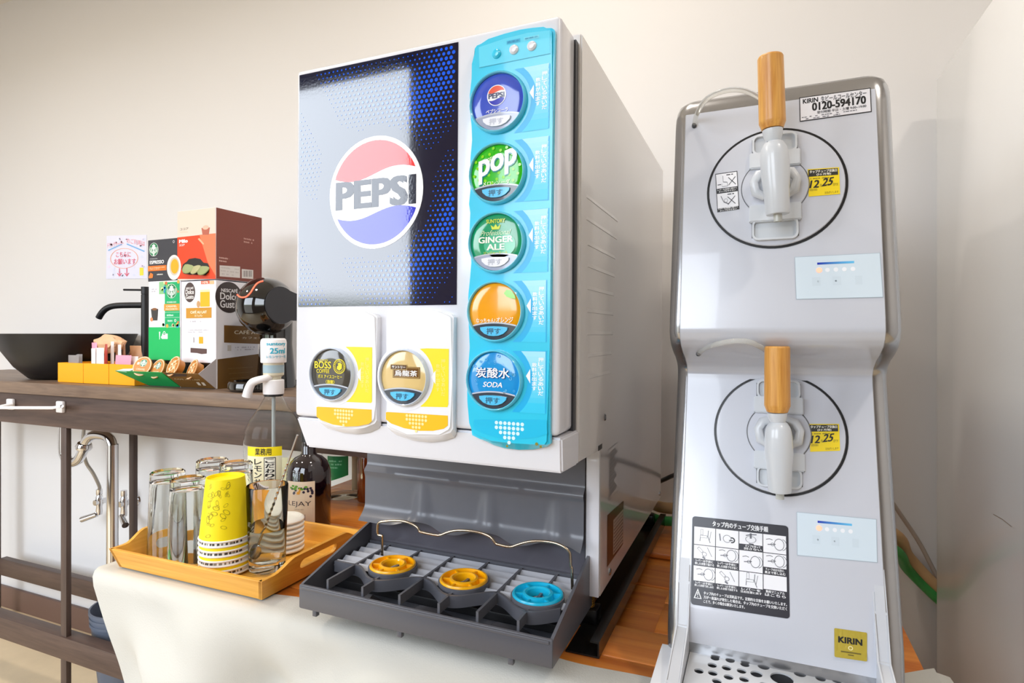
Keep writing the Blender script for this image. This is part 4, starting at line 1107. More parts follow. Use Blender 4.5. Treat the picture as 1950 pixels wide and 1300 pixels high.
# drain and water valves
YP = 1.52
dr = thing('drain_pipe', (P(213, 900, Y=YP).x, YP, 0), 'chrome drain trap hanging under the basin', 'pipe')
r_ = .0205
pp_ = [P(122, 800, Y=YP), P(121, 850, Y=YP), P(124, 868, Y=YP), P(134, 880, Y=YP), P(148, 876, Y=YP), P(158, 858, Y=YP), P(164, 840, Y=YP), P(176, 829, Y=YP), P(194, 828, Y=YP), P(208, 834, Y=YP), P(214, 850, Y=YP)]
b = B(); tube(b, spline(pp_, 6), r_*.92, 18); obj('trap_bend', b, CHROME, dr, smooth=60)
pd = P(214, 846, Y=YP); b = B(); lathe(b, [(r_, 0), (r_*1.0, pd.z-.0)], (pd.x, YP, 0), seg=24); obj('drop_pipe', b, CHROME, dr)
p = P(160, 849, Y=YP); b = B(); lathe(b, [(0, -.012), (r_*1.35, -.012), (r_*1.45, -.004), (r_*1.35, .004), (r_*1.2, .012), (0, .012)], p, Vector((.35, 0, 1)), 24); obj('union_nut', b, CHROME, dr)
def valve(px_, lab, sgn):
    c = P(*px_, Y=1.655); v = thing('water_valve', c, lab, 'valve')
    b = B(); cyl(b, c+Vector((0, .053, 0)), c+Vector((0, -.02, 0)), .012, 18); obj('body', b, CHROME, v)
    b = B(); lathe(b, [(0, 0), (.026, 0), (.024, .006), (.012, .009), (0, .009)], c+Vector((0, .0545, 0)), (0, -1, 0), 24); obj('wall_flange', b, CHROME, v)
    b = B(); lathe(b, [(0, -.055), (.011, -.055), (.013, -.04), (.011, -.02), (.014, -.012), (.014, .02), (.010, .03), (.012, .034), (.012, .055), (0, .055)], c, (0, 0, 1), 20); obj('stem', b, CHROME, v)
    b = B(); cyl(b, c+Vector((0, -.01, -.052)), c+Vector((sgn*.062, -.035, -.075)), .011, 16, .013); obj('tap_knob', b, CHROME, v)
    return c
c1 = valve((189, 955), 'chrome wall valve left of the drain pipe with the braided hose', -1)
c2 = valve((236, 958), 'chrome wall valve right of the drain pipe', 1)
b = B(); tube(b, spline([c1+Vector((0, 0, .055)), P(189, 925, Y=1.645), P(178, 902, Y=1.62), P(164, 880, Y=1.60), P(158, 850, Y=1.58), P(160, 815, Y=1.57)], 6), .0068, 10)
tag(obj('braided_hose', b, pbr('braid', '#a9a49c', .35, metal=.7, bump=.4, bscale=900), None, org=c1, smooth=60), 'grey braided water hose rising from the left wall valve', 'hose')
b = B(); pb_ = P(246, 985, Y=1.6); gb = P(245, 1150, Y=1.44)
gt = P(245, 1152, Y=1.44).z
lathe(b, [(.085, 0), (.088, .004), (.118, gt-.05), (.122, gt-.05), (.122, gt-.04), (.119, gt-.04), (.119, gt-.03), (.123, gt-.03), (.123, gt-.02), (.120, gt-.02), (.120, gt-.01), (.125, gt-.01), (.125, gt), (.119, gt), (.083, .01), (0, .01)], (gb.x-.02, 1.456, 0), seg=40)
tag(obj('waste_bin', b, pbr('bin_blue_grey', '#5b6372', .5), None, org=(gb.x-.02, 1.456, 0)), 'blue grey plastic bin on the floor behind the tablecloth', 'bin')

# notice on the wall -----------------------------------------------------
yw = RY1-.0012
cs = [(203, 449), (279, 447), (280, 530), (202, 531)]
c4 = [P(x, y, Y=yw) for x, y in cs]
b = B(); prism(b, [(p.x, yw, p.z) for p in c4], [(p.x, yw+.0008, p.z) for p in c4])
nb = tag(obj('wall_notice', b, pbr('notice_paper', '#e2e2f2', .7), None, org=c4[3]), 'handwritten pastel paper notice taped to the wall above the faucet', 'notice')
TL, TR_, BR2, BL = c4
def nmap(u, v, h):
    a = BL+(BR2-BL)*u; c_ = TL+(TR_-TL)*u; p = a+(c_-a)*v; return Vector((p.x, yw-.0004-h, p.z))
pr = Print(nmap)
rd = random.Random(2)
for k in range(60):
    u, v = rd.random()*.9+.05, rd.random()*.9+.05; pr.disc((u, v), .018+.02*rd.random(), '#dbe0f6' if k % 2 else '#e6dcf2', 1, 8)
RD = '#e2607a'
pr.line([(.05, .66), (.40, .80)], .028, '#7ab4e8', 2); pr.line([(.52, .80), (.95, .62)], .028, '#7ab4e8', 2)
pr.text('ドリンクサーバー', (.03, .74), (.44, .86), '#f0909a', 3, rise=.12); pr.text('のご利用は', (.52, .78), (.96, .90), '#f0909a', 3, rise=-.2)
pr.ring((.45, .47), .33, .345, '#f2a27e', 2, 40, sy=.68)
pr.text('こちらに', (.25, .50), (.62, .62), RD, 3, bold=.03); pr.text('お願います', (.20, .33), (.74, .46), RD, 3, bold=.03)
for u in (.34, .52): pr.line([(u, .24), (u, .08)], .022, RD, 3); pr.line([(u-.05, .13), (u, .06), (u+.05, .13)], .022, RD, 3)
pr.rect((.83, .07), (.92, .25), '#f2e24a', 2)
pr.build('handwriting', nb)

# cartons on the counter ------------------------------------------------
YB_ = 1.335
def carton(name, label, xl, xr, yt, yb, depth, mats, cat='box', zbase=None, open_bottom=None):
    """front face spans photo columns xl..xr; yt/yb rows of its top and bottom at the right edge"""
    x0, x1 = P(xl, 636, Y=YB_).x, P(xr, 636, Y=YB_).x
    zt_ = P(xr, yt, Y=YB_).z; zb_ = P(xr, yb, Y=YB_).z+.0004 if zbase is None else zbase+.0005
    o = thing(name, (x0, YB_, zb_), label, cat)
    b = B(); box(b, x0, x1, YB_, YB_+depth, zb_, zt_, .0015, 1); body = obj('body', b, mats, o)
    return o, x0, x1, zb_, zt_
CARD = pbr('card_white', '#eceaf0', .5); BROWN = pbr('card_cocoa', '#7c3a2a', .5); BLKC = pbr('card_black', '#35353b', .5); GREENC = pbr('card_green', '#0a9e50', .5); KRAFT = pbr('card_brown', '#7a5520', .5); CARDG = pbr('card_inside', '#b7b0b2', .7)
def fmap(Y): return (lambda u, v, h: Vector((u, Y-.0003-h, v))), (lambda x, y: (lambda p: (p.x, p.z))(P(x, y, Y=Y)))
def smap(X): return (lambda u, v, h: Vector((X+.0003+h, u, v))), (lambda x, y: (lambda p: (p.y, p.z))(P(x, y, X=X)))
def siren(pr, c, R, lay=3, bgc='#0a7a48'):
    """round green emblem with a crowned long haired figure in white"""
    X = lambda pts: [(c[0]+R*u, c[1]+R*v) for u, v in pts]
    pr.disc(c, R, '#f4f8f4', lay, 30); pr.disc(c, R*.95, bgc, lay+1, 30)
    W = '#f2f6f2'
    pr.poly(X([(-.30, .45), (-.34, .72), (-.16, .62), (0, .86), (.16, .62), (.34, .72), (.30, .45)]), W, lay+2)
    pr.disc((c[0], c[1]+R*.18), R*.24, W, lay+2, 16, R*.30)
    for s in (-1, 1):
        for o_, w_ in ((.34, .10), (.52, .09)):
            pr.line(X([(s*(.18+o_*.2), .42), (s*o_, .15), (s*(o_+.06), -.2), (s*(o_-.04), -.55)]), R*w_, W, lay+2)
        pr.line(X([(s*.70, .35), (s*.80, 0), (s*.66, -.40)]), R*.10, W, lay+2)
    pr.poly(X([(-.20, -.16), (.20, -.16), (.26, -.5), (.12, -.9), (-.12, -.9), (-.26, -.5)]), W, lay+2)
    for v in (-.35, -.52, -.69): pr.line(X([(-.2, v), (0, v-.06), (.2, v)]), R*.05, bgc, lay+3)
    for s in (-1, 1): pr.disc((c[0]+s*R*.09, c[1]+R*.22), R*.035, bgc, lay+3, 6)
    pr.line(X([(-.08, .05), (0, .03), (.08, .05)]), R*.04, bgc, lay+3)

# green and white capsule box (lower left)
G, gx0, gx1, gz0, gz1 = carton('capsule_box', 'white and green coffee capsule box standing under the black espresso box', 283, 343.5, 533, 745, .17, CARD, zbase=ZC)
m, f = fmap(YB_)
pr = Print(m, f)
pr.rp((283.2, 685), (343, 622.5), '#07b55e', 1)
pr.rp((314, 622), (342.5, 536), '#0fa968', 1); pr.rp((303, 560), (314.5, 536), '#8cc38a', 1)
for k in range(26):
    rd = random.Random(k); x, y = rd.uniform(305, 341), rd.uniform(536, 556) if k < 18 else rd.uniform(612, 621)
    pr.disc(pr.q((x, y)), .004+.003*rd.random(), ['#d9a84a', '#7cc06a', '#e06a3a', '#2f8fc0', '#e6dca0'][k % 5], 2, 8)
c_ = pr.q((327, 554)); siren(pr, c_, .0235, 3)
pr.tp('STARBUCKS', (318, 576.5), (336, 573.5), '#f0f6f0', 3, bold=.05)
pr.rp((312.5, 591.5), (342, 578), '#e89a3a', 2); pr.tp('CARAMEL', (317, 585), (337, 581), '#fdf0dc', 3, bold=.03); pr.tp('MACCHIATO', (316, 590), (338, 586.5), '#fdf0dc', 3, bold=.03)
for y in (594.5, 604.5): pr.line([pr.q((314, y)), pr.q((342, y-.5))], .001, '#bfe8d0', 3)
pr.fine(pr.q((316, 603.5)), pr.q((341, 596)), '#bfe8d0', 1, 3, 1); pr.fine(pr.q((316, 614)), pr.q((334, 607)), '#bfe8d0', 1, 3, 2); pr.ring(pr.q((334, 610)), .003, .0045, '#ffffff', 3, 12)
# cup picture
pr.pp([(287.5, 588), (301.5, 588), (300, 610), (290, 610)], '#3d3a3a', 2); pr.disc(pr.q((294.5, 588.5)), .013, '#8a5a34', 3, 18, .004); pr.disc(pr.q((289, 608)), .007, '#d98a5a', 4, 12)
pr.fine(pr.q((289, 557)), pr.q((299, 548)), '#b9b6c0', 2, 2, 5)
pr.pp([(303, 631.5), (305.5, 631.5), (305, 638), (304.6, 646), (303.8, 646), (303.4, 638)], '#f2fff6', 2); pr.rp((309, 645), (319.5, 635), '#f2fff6', 2); pr.ring(pr.q((313, 634)), .004, .0062, '#f2fff6', 2, 14); pr.pp([(306.5, 642), (309, 638), (309, 645)], '#f2fff6', 2)
pr.build('front_print', G, INK)
# espresso box on top
E_, ex0, ex1, ez0, ez1 = carton('espresso_box', 'black espresso capsule box standing on the white and green box', 281.5, 337.6, 452.5, 533.5, .15, BLKC)
m, f = fmap(YB_)
pr = Print(m, f); siren(pr, pr.q((293, 475)), .0225, 2)
pr.tp('STARBUCKS', (285.5, 494), (300, 491.5), '#d8d8dc', 2, bold=.05); pr.tp('ESPRESSO', (285.5, 503), (312.5, 494.5), '#f4f4f4', 2, bold=.05)
pr.rp((282, 516.5), (317, 504.5), '#ee7420', 2); pr.fine(pr.q((285, 514)), pr.q((314, 507)), '#fad2b0', 2, 3, 4)
pr.disc(pr.q((331.5, 509)), .033, '#e9e4dc', 3, 28, .041); pr.disc(pr.q((332.5, 507)), .024, '#c9bfb0', 4, 28, .030); pr.disc(pr.q((333, 507)), .0185, '#f0a818', 5, 24, .024)
pr.pp([(283, 528), (287, 519), (292, 522), (291, 529), (285, 530)], '#e07a30', 3); pr.fine(pr.q((297, 525)), pr.q((316, 519)), '#d8d4cc', 1, 3, 6)
pr.ring(pr.q((331, 460)), .003, .0045, '#d0d0d4', 3, 14)
pr.build('front_print', E_, INK)
# tall white cafe au lait carton
C_, cx0, cx1, cz0, cz1 = carton('au_lait_box', 'tall white cafe au lait capsule carton under the red brown cocoa box', 345, 411, 533, 745, .17, CARD, zbase=ZC)
m, f = fmap(YB_); pr = Print(m, f)
DKB = '#4a3a36'
c_ = pr.q((361.5, 556.5)); pr.disc(c_, .0245, DKB, 1, 30, .032)
a_ = .018
pr.text('NESCAFÉ', (c_[0]-.017, c_[1]+.010), (c_[0]+.017, c_[1]+.018), '#f4f0ee', 2, bold=.05); pr.text('Dolce', (c_[0]-.019, c_[1]-.006), (c_[0]+.019, c_[1]+.009), '#f4f0ee', 2, bold=.04); pr.text('Gusto', (c_[0]-.018, c_[1]-.021), (c_[0]+.018, c_[1]-.007), '#f4f0ee', 2, bold=.04)
pr.rp((381.5, 584), (399.5, 551), '#f6b315', 1); pr.rp((381.5, 556), (399.5, 551), '#fbe6b0', 2); pr.disc(pr.q((378, 579)), .008, '#c89a6a', 2, 12, .011)
pr.rp((383, 541), (399, 534), '#e85a30', 2); pr.rp((399.5, 541), (408, 534), '#f0b88a', 2); pr.text('10%', pr.q((385, 540)), pr.q((397, 535)), '#ffe8d8', 3, bold=.04)
pr.pp([(354.5, 586.5), (403, 585), (403, 605), (354.5, 606)], '#c98f28', 1); pr.tp('CAFÉ AU LAIT', (363, 597), (394, 590), '#fdf4dc', 2, bold=.04); pr.tp('カフェオレ', (371, 603), (386, 598.5), '#fdf4dc', 2, bold=.03)
pr.fine(pr.q((362, 615)), pr.q((396, 608)), '#c8c4cc', 1, 2, 7, .5); pr.fine(pr.q((358, 634)), pr.q((398, 626)), '#c4c0c8', 2, 2, 8, .8)
pr.rp((379, 654), (387, 641), '#f0ac18', 2); pr.rp((368, 652), (370.5, 642), '#b0a8a8', 2)
pr.pp([(363, 662), (394, 664), (394, 673), (384, 674), (376, 672), (363, 671)], '#5d4440', 2)
pr.build('front_print', C_, INK)
m, f = smap(cx1); pr = Print(m, f)
c_ = pr.q((436, 566)); pr.disc(c_, .052, '#3d3331', 1, 36, .050)
w0 = .046
def sx(u): return c_[0]+u
pr.text('NESCAFÉ', (c_[0]-.030, c_[1]+.016), (c_[0]+.034, c_[1]+.030), '#e9e6e8', 2, bold=.05); pr.text('Dolce', (c_[0]-.034, c_[1]-.008), (c_[0]+.036, c_[1]+.014), '#e9e6e8', 2, bold=.04); pr.text('Gusto', (c_[0]-.034, c_[1]-.034), (c_[0]+.036, c_[1]-.010), '#e9e6e8', 2, bold=.04)
pr.pp([(426.5, 619), (500, 622), (500, 655), (426.5, 652)], '#7a5522', 1)
pr.tp('CAFÉ AU LAIT', (446, 636), (520, 628), '#e8dcc4', 2, bold=.03); pr.tp('カフェオレ', (461, 645), (510, 641), '#e8dcc4', 2)
pr.pp([(414, 684), (505, 672), (505, 745), (414, 745)], '#6b4a1a', 1)
pr.rp((433, 668), (440, 657), '#cfc8c0', 1); pr.fine(pr.q((448, 668)), pr.q((496, 658)), '#b9b2bc', 2, 2, 3, .6)
for k in range(4): pr.fine(pr.q((434+k*2, 702+k*9.5)), pr.q((500, 697+k*9)), '#a8926a', 1, 2, 20+k)
pr.build('side_print', C_, INK)
# cocoa box on top, its perforated mouth torn open
O_, ox0, ox1, oz0, oz1 = carton('cocoa_box', 'red and brown cocoa capsule box, topmost of the carton stack', 338, 411, 394, 531, .185, CARD)
m, f = fmap(YB_); pr = Print(m, f)
pr.rect((ox0+.001, oz0+.001), (ox1-.001, oz1-.001), '#dccec0', 1)
pr.pp([(338, 452), (411, 444), (411, 531), (338, 531)], '#d8400e', 2)
pr.pp([(380, 447), (411, 444), (411, 525), (396, 500)], '#ea7a50', 3)
pr.tp('ココア', (343, 439), (359, 433), '#6a5a50', 2, bold=.02); pr.line([pr.q((343, 442)), pr.q((358, 441.5))], .0008, '#d8a070', 2)
pr.pp([(384, 434), (400, 433), (398, 447), (386, 447)], '#b5604a', 4); pr.disc(pr.q((392, 433)), .0135, '#e8b8a0', 5, 18, .007)
pr.tp('Milo', (341.5, 463), (358, 455), '#ffffff', 4, bold=.10); pr.tp('ココア', (341.5, 469), (352, 464.5), '#ffffff', 4, bold=.06)
pr.pp([(377, 455), (380, 453), (389, 464), (387, 466)], '#f2b08a', 4)
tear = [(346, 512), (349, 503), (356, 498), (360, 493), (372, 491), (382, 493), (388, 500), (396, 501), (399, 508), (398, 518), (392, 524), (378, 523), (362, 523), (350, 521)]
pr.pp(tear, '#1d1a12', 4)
pr.build('front_print', O_, INK)
CAPG = pbr('capsule_olive', '#8b9660', .45)
for (x, y, s_, rt) in ((360, 509, .024, .3), (373, 511, .022, -.2), (388, 512, .024, .1)):
    p = P(x, y, Y=YB_-.002); b = B(); lathe(b, [(0, .0035), (s_*.55, .0035), (s_*.95, .002), (s_, 0)], p, (rt*.4, -1, .55), 24)
    obj('capsule', b, CAPG if x != 373 else pbr('capsule_pale', '#a9a778', .45), O_)
m, f = smap(ox1); pr = Print(m, f)
pr.rect((YB_+.0012, oz0+.001), (YB_+.184, oz1-.001), '#7b3a2c', 1)
pr.pp([(418, 505), (457, 507.5), (457, 529), (418, 526)], '#d9d2ce', 2); pr.fine(pr.q((420, 524)), pr.q((455, 510)), '#c6beba', 3, 3, 9, .5)
pr.pp([(460, 512), (482, 514), (482, 531), (460, 529.5)], '#d9d2ce', 2)
for k in range(9):
    x = 463+k*1.9; pr.pp([(x, 515), (x+[.7, 1.2, .6, 1.1, .8, .5, 1.2, .7, 1.][k], 515.2), (x+[.7, 1.2, .6, 1.1, .8, .5, 1.2, .7, 1.][k], 527), (x, 526.8)], '#6a6060', 3)
pr.fine(pr.q((417, 499)), pr.q((437, 490)), '#c9a094', 2, 2, 12); pr.fine(pr.q((464, 463)), pr.q((487, 455)), '#b98a7e', 2, 2, 13)
pr.build('side_print', O_, INK)
# open dispensing chutes at the feet of the two tall boxes
ft_, fb = P(369, 711.5, Y=1.272).z, ZC+.002
def chute(parent, x0, x1, x0t, x1t, mt):
    b = B(); yb, yt = YB_-.001, 1.272
    for s_ in (0, 1):
        o_ = .0015*s_
    prism(b, [(x0, yb, fb), (x1, yb, fb), (x1t, yt, ft_), (x0t, yt, ft_)], [(x0, yb, fb+.003), (x1, yb, fb+.003), (x1t, yt+.002, ft_+.001), (x0t, yt+.002, ft_+.001)])
    return obj('chute_flap', b, mt, parent)
chute(G, gx0, gx1-.001, gx0-.075, gx1-.004, GREENC)
fl = chute(C_, cx0, cx1, cx0-.002, cx1-.001, KRAFT)
def flapmap(x0, x1):
    n = Vector((0, -(ft_-fb), -(YB_-1.272))).normalized()
    def mp(u, v, h):
        return Vector((x0+(x1-x0)*u, YB_-.0012+(1.272-YB_+.001)*v, fb+(ft_-fb)*v))+n*(h+.0003)
    return mp
pr = Print(flapmap(cx0, cx1)); pr.poly([(.02, .98), (.66, .98), (.58, .80), (.12, .76)], '#4a3a34', 1); pr.text('CAFÉ AU LAIT', (.12, .55), (.86, .64), '#d8c8a0', 2); pr.poly([(.62, .2), (.66, .42), (.74, .42), (.70, .2)], '#e8dcc8', 2); pr.poly([(.76, .2), (.80, .42), (.88, .42), (.84, .2)], '#e8dcc8', 2); pr.build('flap_print', fl)
ck = P(411, 683, X=cx1)
b = B(); prism(b, [(cx1, YB_, ck.z), (cx1, YB_, fb), (cx1, 1.272, ft_)], [(cx1+.0015, YB_, ck.z), (cx1+.0015, YB_, fb), (cx1+.0015, 1.272, ft_)]); obj('gusset', b, CARDG, C_)
b = B(); prism(b, [(gx0-.075, 1.272, ft_), (gx0-.02, 1.272, ft_-.003), (gx0-.01, 1.30, ft_+.008), (gx0-.06, 1.29, ft_+.006)], [(gx0-.075, 1.286, ft_-.002), (gx0-.02, 1.286, ft_-.005), (gx0-.01, 1.301, ft_+.006), (gx0-.06, 1.291, ft_+.004)]); obj('gusset', b, CARD, G)
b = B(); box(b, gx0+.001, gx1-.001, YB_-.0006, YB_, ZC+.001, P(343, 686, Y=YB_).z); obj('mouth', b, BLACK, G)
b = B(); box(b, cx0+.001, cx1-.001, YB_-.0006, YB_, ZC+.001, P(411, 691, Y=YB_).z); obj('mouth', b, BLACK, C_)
# coffee capsules lying in the chutes
def pod(px_, kind, lab, tilt, Y):
    p = P(*px_, Y=Y); r_ = .0335
    ax = Vector((tilt, -1, .42)).normalized()
    o = thing('coffee_capsule', p, lab, 'capsule', 'coffee capsules in the open chutes')
    b = B(); lathe(b, [(.018, -.026), (.024, -.024), (.028, -.002), (r_, -.001), (r_, .0008), (r_*.97, .0014), (0, .0014)], p, ax, 32); obj('cup', b, pbr('capsule_tan', '#c8843c', .4), o)
    q_ = Vector((0, 0, 1)).rotation_difference(ax); ux = (Vector((1, 0, 0))-ax*ax.x).normalized(); uy = ax.cross(ux)*-1
    if uy.z < 0: uy = -uy
    pr = Print(lambda u, v, h: p+ux*u*r_+uy*v*r_+ax*(.0016+h))
    pr.disc((0, 0), .97, '#ead2b0', 1, 32); pr.disc((0, 0), .88, '#c07828' if kind else '#c98644', 2, 32)
    if kind:
        for a in (-.45, 0, .45):
            pr.line([(-.6+a*.3, a-.25), (.6+a*.3, a+.25)], .07, '#f0dcb4', 3)
            pr.line([(a-.25, .6-a*.3), (a+.25, -.6-a*.3)], .07, '#f0dcb4', 3)
        for u, v in ((-.2, .2), (.25, -.15), (.1, .45), (-.35, -.3)): pr.poly([(u-.13, v-.1), (u+.1, v-.13), (u+.13, v+.1), (u-.1, v+.13)], '#f4e2c0', 4)
    else:
        siren(pr, (.05, .32), .38, 3); pr.text('CARAMEL', (-.5, -.42), (.5, -.24), '#f6e4c8', 3); pr.rect((-.62, .1), (-.38, .35), '#f6e4c8', 3)
    pr.build('lid_print', o)
pod((271, 697), 0, 'coffee capsule with round green emblem at the left end of the chute', .25, 1.293)
pod((300, 702), 0, 'coffee capsule with green emblem half hidden behind the lattice one', -.1, 1.304)
pod((330, 697), 1, 'lattice patterned capsule in the middle of the chute, higher than its neighbours', -.2, 1.290)
pod((366, 703), 1, 'lattice patterned capsule at the right end of the chute, beside the grey gusset', -.35, 1.302)

# yellow cubes with sachets ---------------------------------------------
YELB = pbr('yellow_box', '#f6a800', .45)
YQ = 1.312
spans = [(110, 158, 'leftmost yellow box, holding clear creamer packs'), (158.8, 206.5, 'middle yellow box, holding sugar sticks'), (207.5, 256, 'rightmost yellow box, holding pink sachets')]
zq = P(158, 691.5, Y=YQ).z
for i, (xl, xr, lb) in enumerate(spans):
    x0, x1 = P(xl, 700, Y=YQ).x, P(xr, 700, Y=YQ).x
    o = thing('yellow_box', ((x0+x1)/2, YQ+.05, ZC), lb, 'box', 'yellow boxes on the counter')
    b = B(); t_ = .003; d_ = x1-x0
    for q in ((x0, x1, YQ, YQ+t_), (x0, x1, YQ+d_-t_, YQ+d_), (x0, x0+t_, YQ+t_, YQ+d_-t_), (x1-t_, x1, YQ+t_, YQ+d_-t_)): box(b, q[0], q[1], q[2], q[3], ZC+.001, zq, .0008, 1)
    obj('walls', b, YELB, o, kind=None)
    b = B(); box(b, x0+.002, x1-.002, YQ+.002, YQ+d_-.002, ZC+.0005, ZC+.004); obj('base', b, YELB, o)
def sachet(px_, wpx, top, Y, mt, lab, grp, name, cat, lean=0., t_=.007, band=None):
    p0 = P(px_, 700, Y=Y); s_ = (P(px_+wpx, 700, Y=Y)-p0).length; zt_ = P(px_, top, Y=Y).z; z0_ = ZC+.006
    b = B(); n = 8; rows = []
    for k in range(n+1):
        v = k/n; z = z0_+(zt_-z0_)*v; th = t_*(math.sin(math.pi*min(max(v, .02), .98))**.5)*.5+.0006
        xo = lean*v
        rows.append([(p0.x-s_/2+xo, Y, z), (p0.x-s_/4+xo, Y-th, z), (p0.x+s_/4+xo, Y-th, z), (p0.x+s_/2+xo, Y, z), (p0.x+s_/4+xo, Y+th, z), (p0.x-s_/4+xo, Y+th, z)])
    loft(b, rows)
    return tag(obj(name, b, mt, None, org=(p0.x, Y, z0_), smooth=40), lab, cat, grp)
PKC = pbr('clear_wrap', '#cfcac8', .15, trans=.6, ior=1.2); PKW = pbr('packet_white', '#f0e9e4', .35); PKR = pbr('packet_red', '#b03a2a', .35); PKB = pbr('packet_brown', '#9a6a4a', .4); PKP = pbr('packet_pink', '#eea0b8', .4); PKT = pbr('packet_tan', '#e2b48c', .55)
for k, (x, wd, Y) in enumerate(((140, 20, 1.30), (156-7, 9, 1.325), (150, 14, 1.345))): sachet(x, wd, 676-k, Y+.038, PKC, 'clear wrapped pack, %s in the leftmost yellow box' % ('broadest and frontmost', 'narrow middle one', 'rearmost')[k], 'clear packs in the leftmost yellow box', 'clear_pack', 'packet')
for k, (x, wd, tp_, Y, mt, lab) in enumerate(((179, 8, 663, 1.292, PKW, 'wide cream stick at the left of the middle yellow box'), (190, 16, 662, 1.297, PKW, 'broad white stick in the middle yellow box'), (201, 4.5, 655, 1.302, PKR, 'red stick packet right of the white ones'), (181, 10, 652, 1.322, PKP, 'pinkish packet behind the cream stick'),
                         (214, 6, 650, 1.325, PKW, 'white stick at the back left of the rightmost yellow box'), (222, 5, 655, 1.335, PKB, 'brown stick next to the white back stick'), (229, 6, 656, 1.327, PKW, 'second white stick of the rightmost yellow box'), (236, 5, 655, 1.34, PKB, 'last brown stick before the faucet'))):
    sachet(x, wd, tp_, Y+.038, mt, lab, 'stick packets in the yellow boxes', 'stick_packet', 'packet', .004*((k % 3)-1))
sachet(231, 30, 676, 1.334, PKP, 'pink and white sachet at the front of the rightmost yellow box', None, 'pink_sachet', 'packet', .012)
sachet(243, 26, 678, 1.348, PKW, 'white sachet just behind the pink one', None, 'white_sachet', 'packet', .02)
sachet(262, 22, 658, 1.45, PKT, 'tan paper pack leaning near the faucet foot', None, 'paper_pack', 'packet', -.012, .03)
def lump(px_, top, Y, rx, lab):
    p = P(*px_, Y=Y); b = B(); bmesh.ops.create_icosphere(b, subdivisions=3, radius=1)
    for v in b.verts:
        n = noise.noise(v.co*2.3)*.28+noise.noise(v.co*5)*.12
        v.co = Vector((p.x+v.co.x*rx*(1+n), p.y+v.co.y*.028*(1+n), p.z+v.co.z*.034*(1+n*.8)))
    tag(obj('crumpled_bag', b, PKT, None, org=p, smooth=25), lab, 'bag')
lump((208, 655), 0, 1.39, .078, 'crumpled tan bag behind the stick packets')

# coffee machine -------------------------------------------------------
mc = P(507, 583, Y=1.40)
M = thing('coffee_machine', (mc.x+.03, 1.43, ZC), 'glossy black capsule coffee machine with a drum head and red light line', 'coffee machine')
ax = Vector((1, -.15, .02)).normalized(); R_ = .0905
b = B(); prof = [(0, -R_)]
for k in range(1, 24):
    a = -math.pi/2+k/23*math.radians(138)
    prof.append((R_*math.cos(a), R_*math.sin(a)))
rl, hl = prof[-1]; prof += [(rl*.96, hl+.004), (0, hl+.004)]
lathe(b, prof, mc, ax, 56); hd = obj('drum_head', b, GLOSSBLK, M, smooth=40)
q_ = mc+ax*(hl+.0042)
b = B(); pts = []; ux = Vector((0, 1, 0)); ux = (ux-ax*ux.dot(ax)).normalized(); uz = ux.cross(ax); uz = uz if uz.z > 0 else -uz
rr = rl*.93
ol = [(rr*math.cos(a), rr*math.sin(a)) for a in [math.radians(55+k*10) for k in range(26)]]+[(rr*2.1, -.045), (rr*2.2, -.01), (rr*1.5, .03)]
prism(b, [q_+ux*u+uz*v+ax*.003 for u, v in ol], [q_+ux*u+uz*v-ax*.04 for u, v in ol]); obj('side_plate', b, pbr('side_plate_grey', '#2e2e33', .4), M)
# glowing line over the head
b = B(); lp = []
for k in range(22):
    s = k/21; a = math.radians(200-128*s); e_ = math.radians(24+38*math.sin(s*2.6))
    px_ = [(450.5, 556), (452, 561), (456, 564.5), (462, 566), (470, 564), (477, 557), (482, 549), (488, 541), (494, 537), (501, 535)]
pts = []
for x, y in px_:
    d = Vector(ray(x, y)); o_ = mc-Vector((0, 0, H))
    bq = d.dot(o_); aq = d.dot(d); cq = o_.dot(o_)-(R_*1.004)**2; disc = bq*bq-aq*cq
    if disc < 0: continue
    t_ = (bq-math.sqrt(disc))/aq; pts.append(d*t_+Vector((0, 0, H)))
if len(pts) > 3:
    tube(b, spline(pts, 4), .0022, 8); obj('light_line', b, pbr('light_red', '#ff5a40', .4, emit=1.6), hd, smooth=60)
b = B(); cc = P(503, 622, Y=1.385); lathe(b, [(0, -.02), (.026, -.02), (.034, 0), (.036, .03), (0, .03)], cc, (0, 0, 1), 32); obj('outlet', b, BLACK, M)
b = B(); x0, x1 = P(497, 700, Y=1.53).x, P(556, 700, Y=1.53).x
lathe(b, [(.062, 0), (.058, .05), (.05, .14), (.052, mc.z-ZC), (0, mc.z-ZC)], (P(526, 690, Y=1.47).x, 1.47, ZC), (0, 0, 1), 40); obj('neck', b, GLOSSBLK, M)
b = B(); pass
lathe(b, [(0, .002), (.075, .002), (.08, .008), (.08, .024), (.076, .03), (.066, .031), (.06, .024), (0, .024)], (P(487, 730, Y=1.355).x, 1.357, ZC), (0, 0, 1), 44); dt = obj('drip_base', b, GLOSSBLK, M)
b = B(); box(b, P(495, 730, Y=1.38).x, x1+.01, 1.38, 1.56, ZC+.001, ZC+.02, .006); obj('foot_plate', b, GLOSSBLK, M)

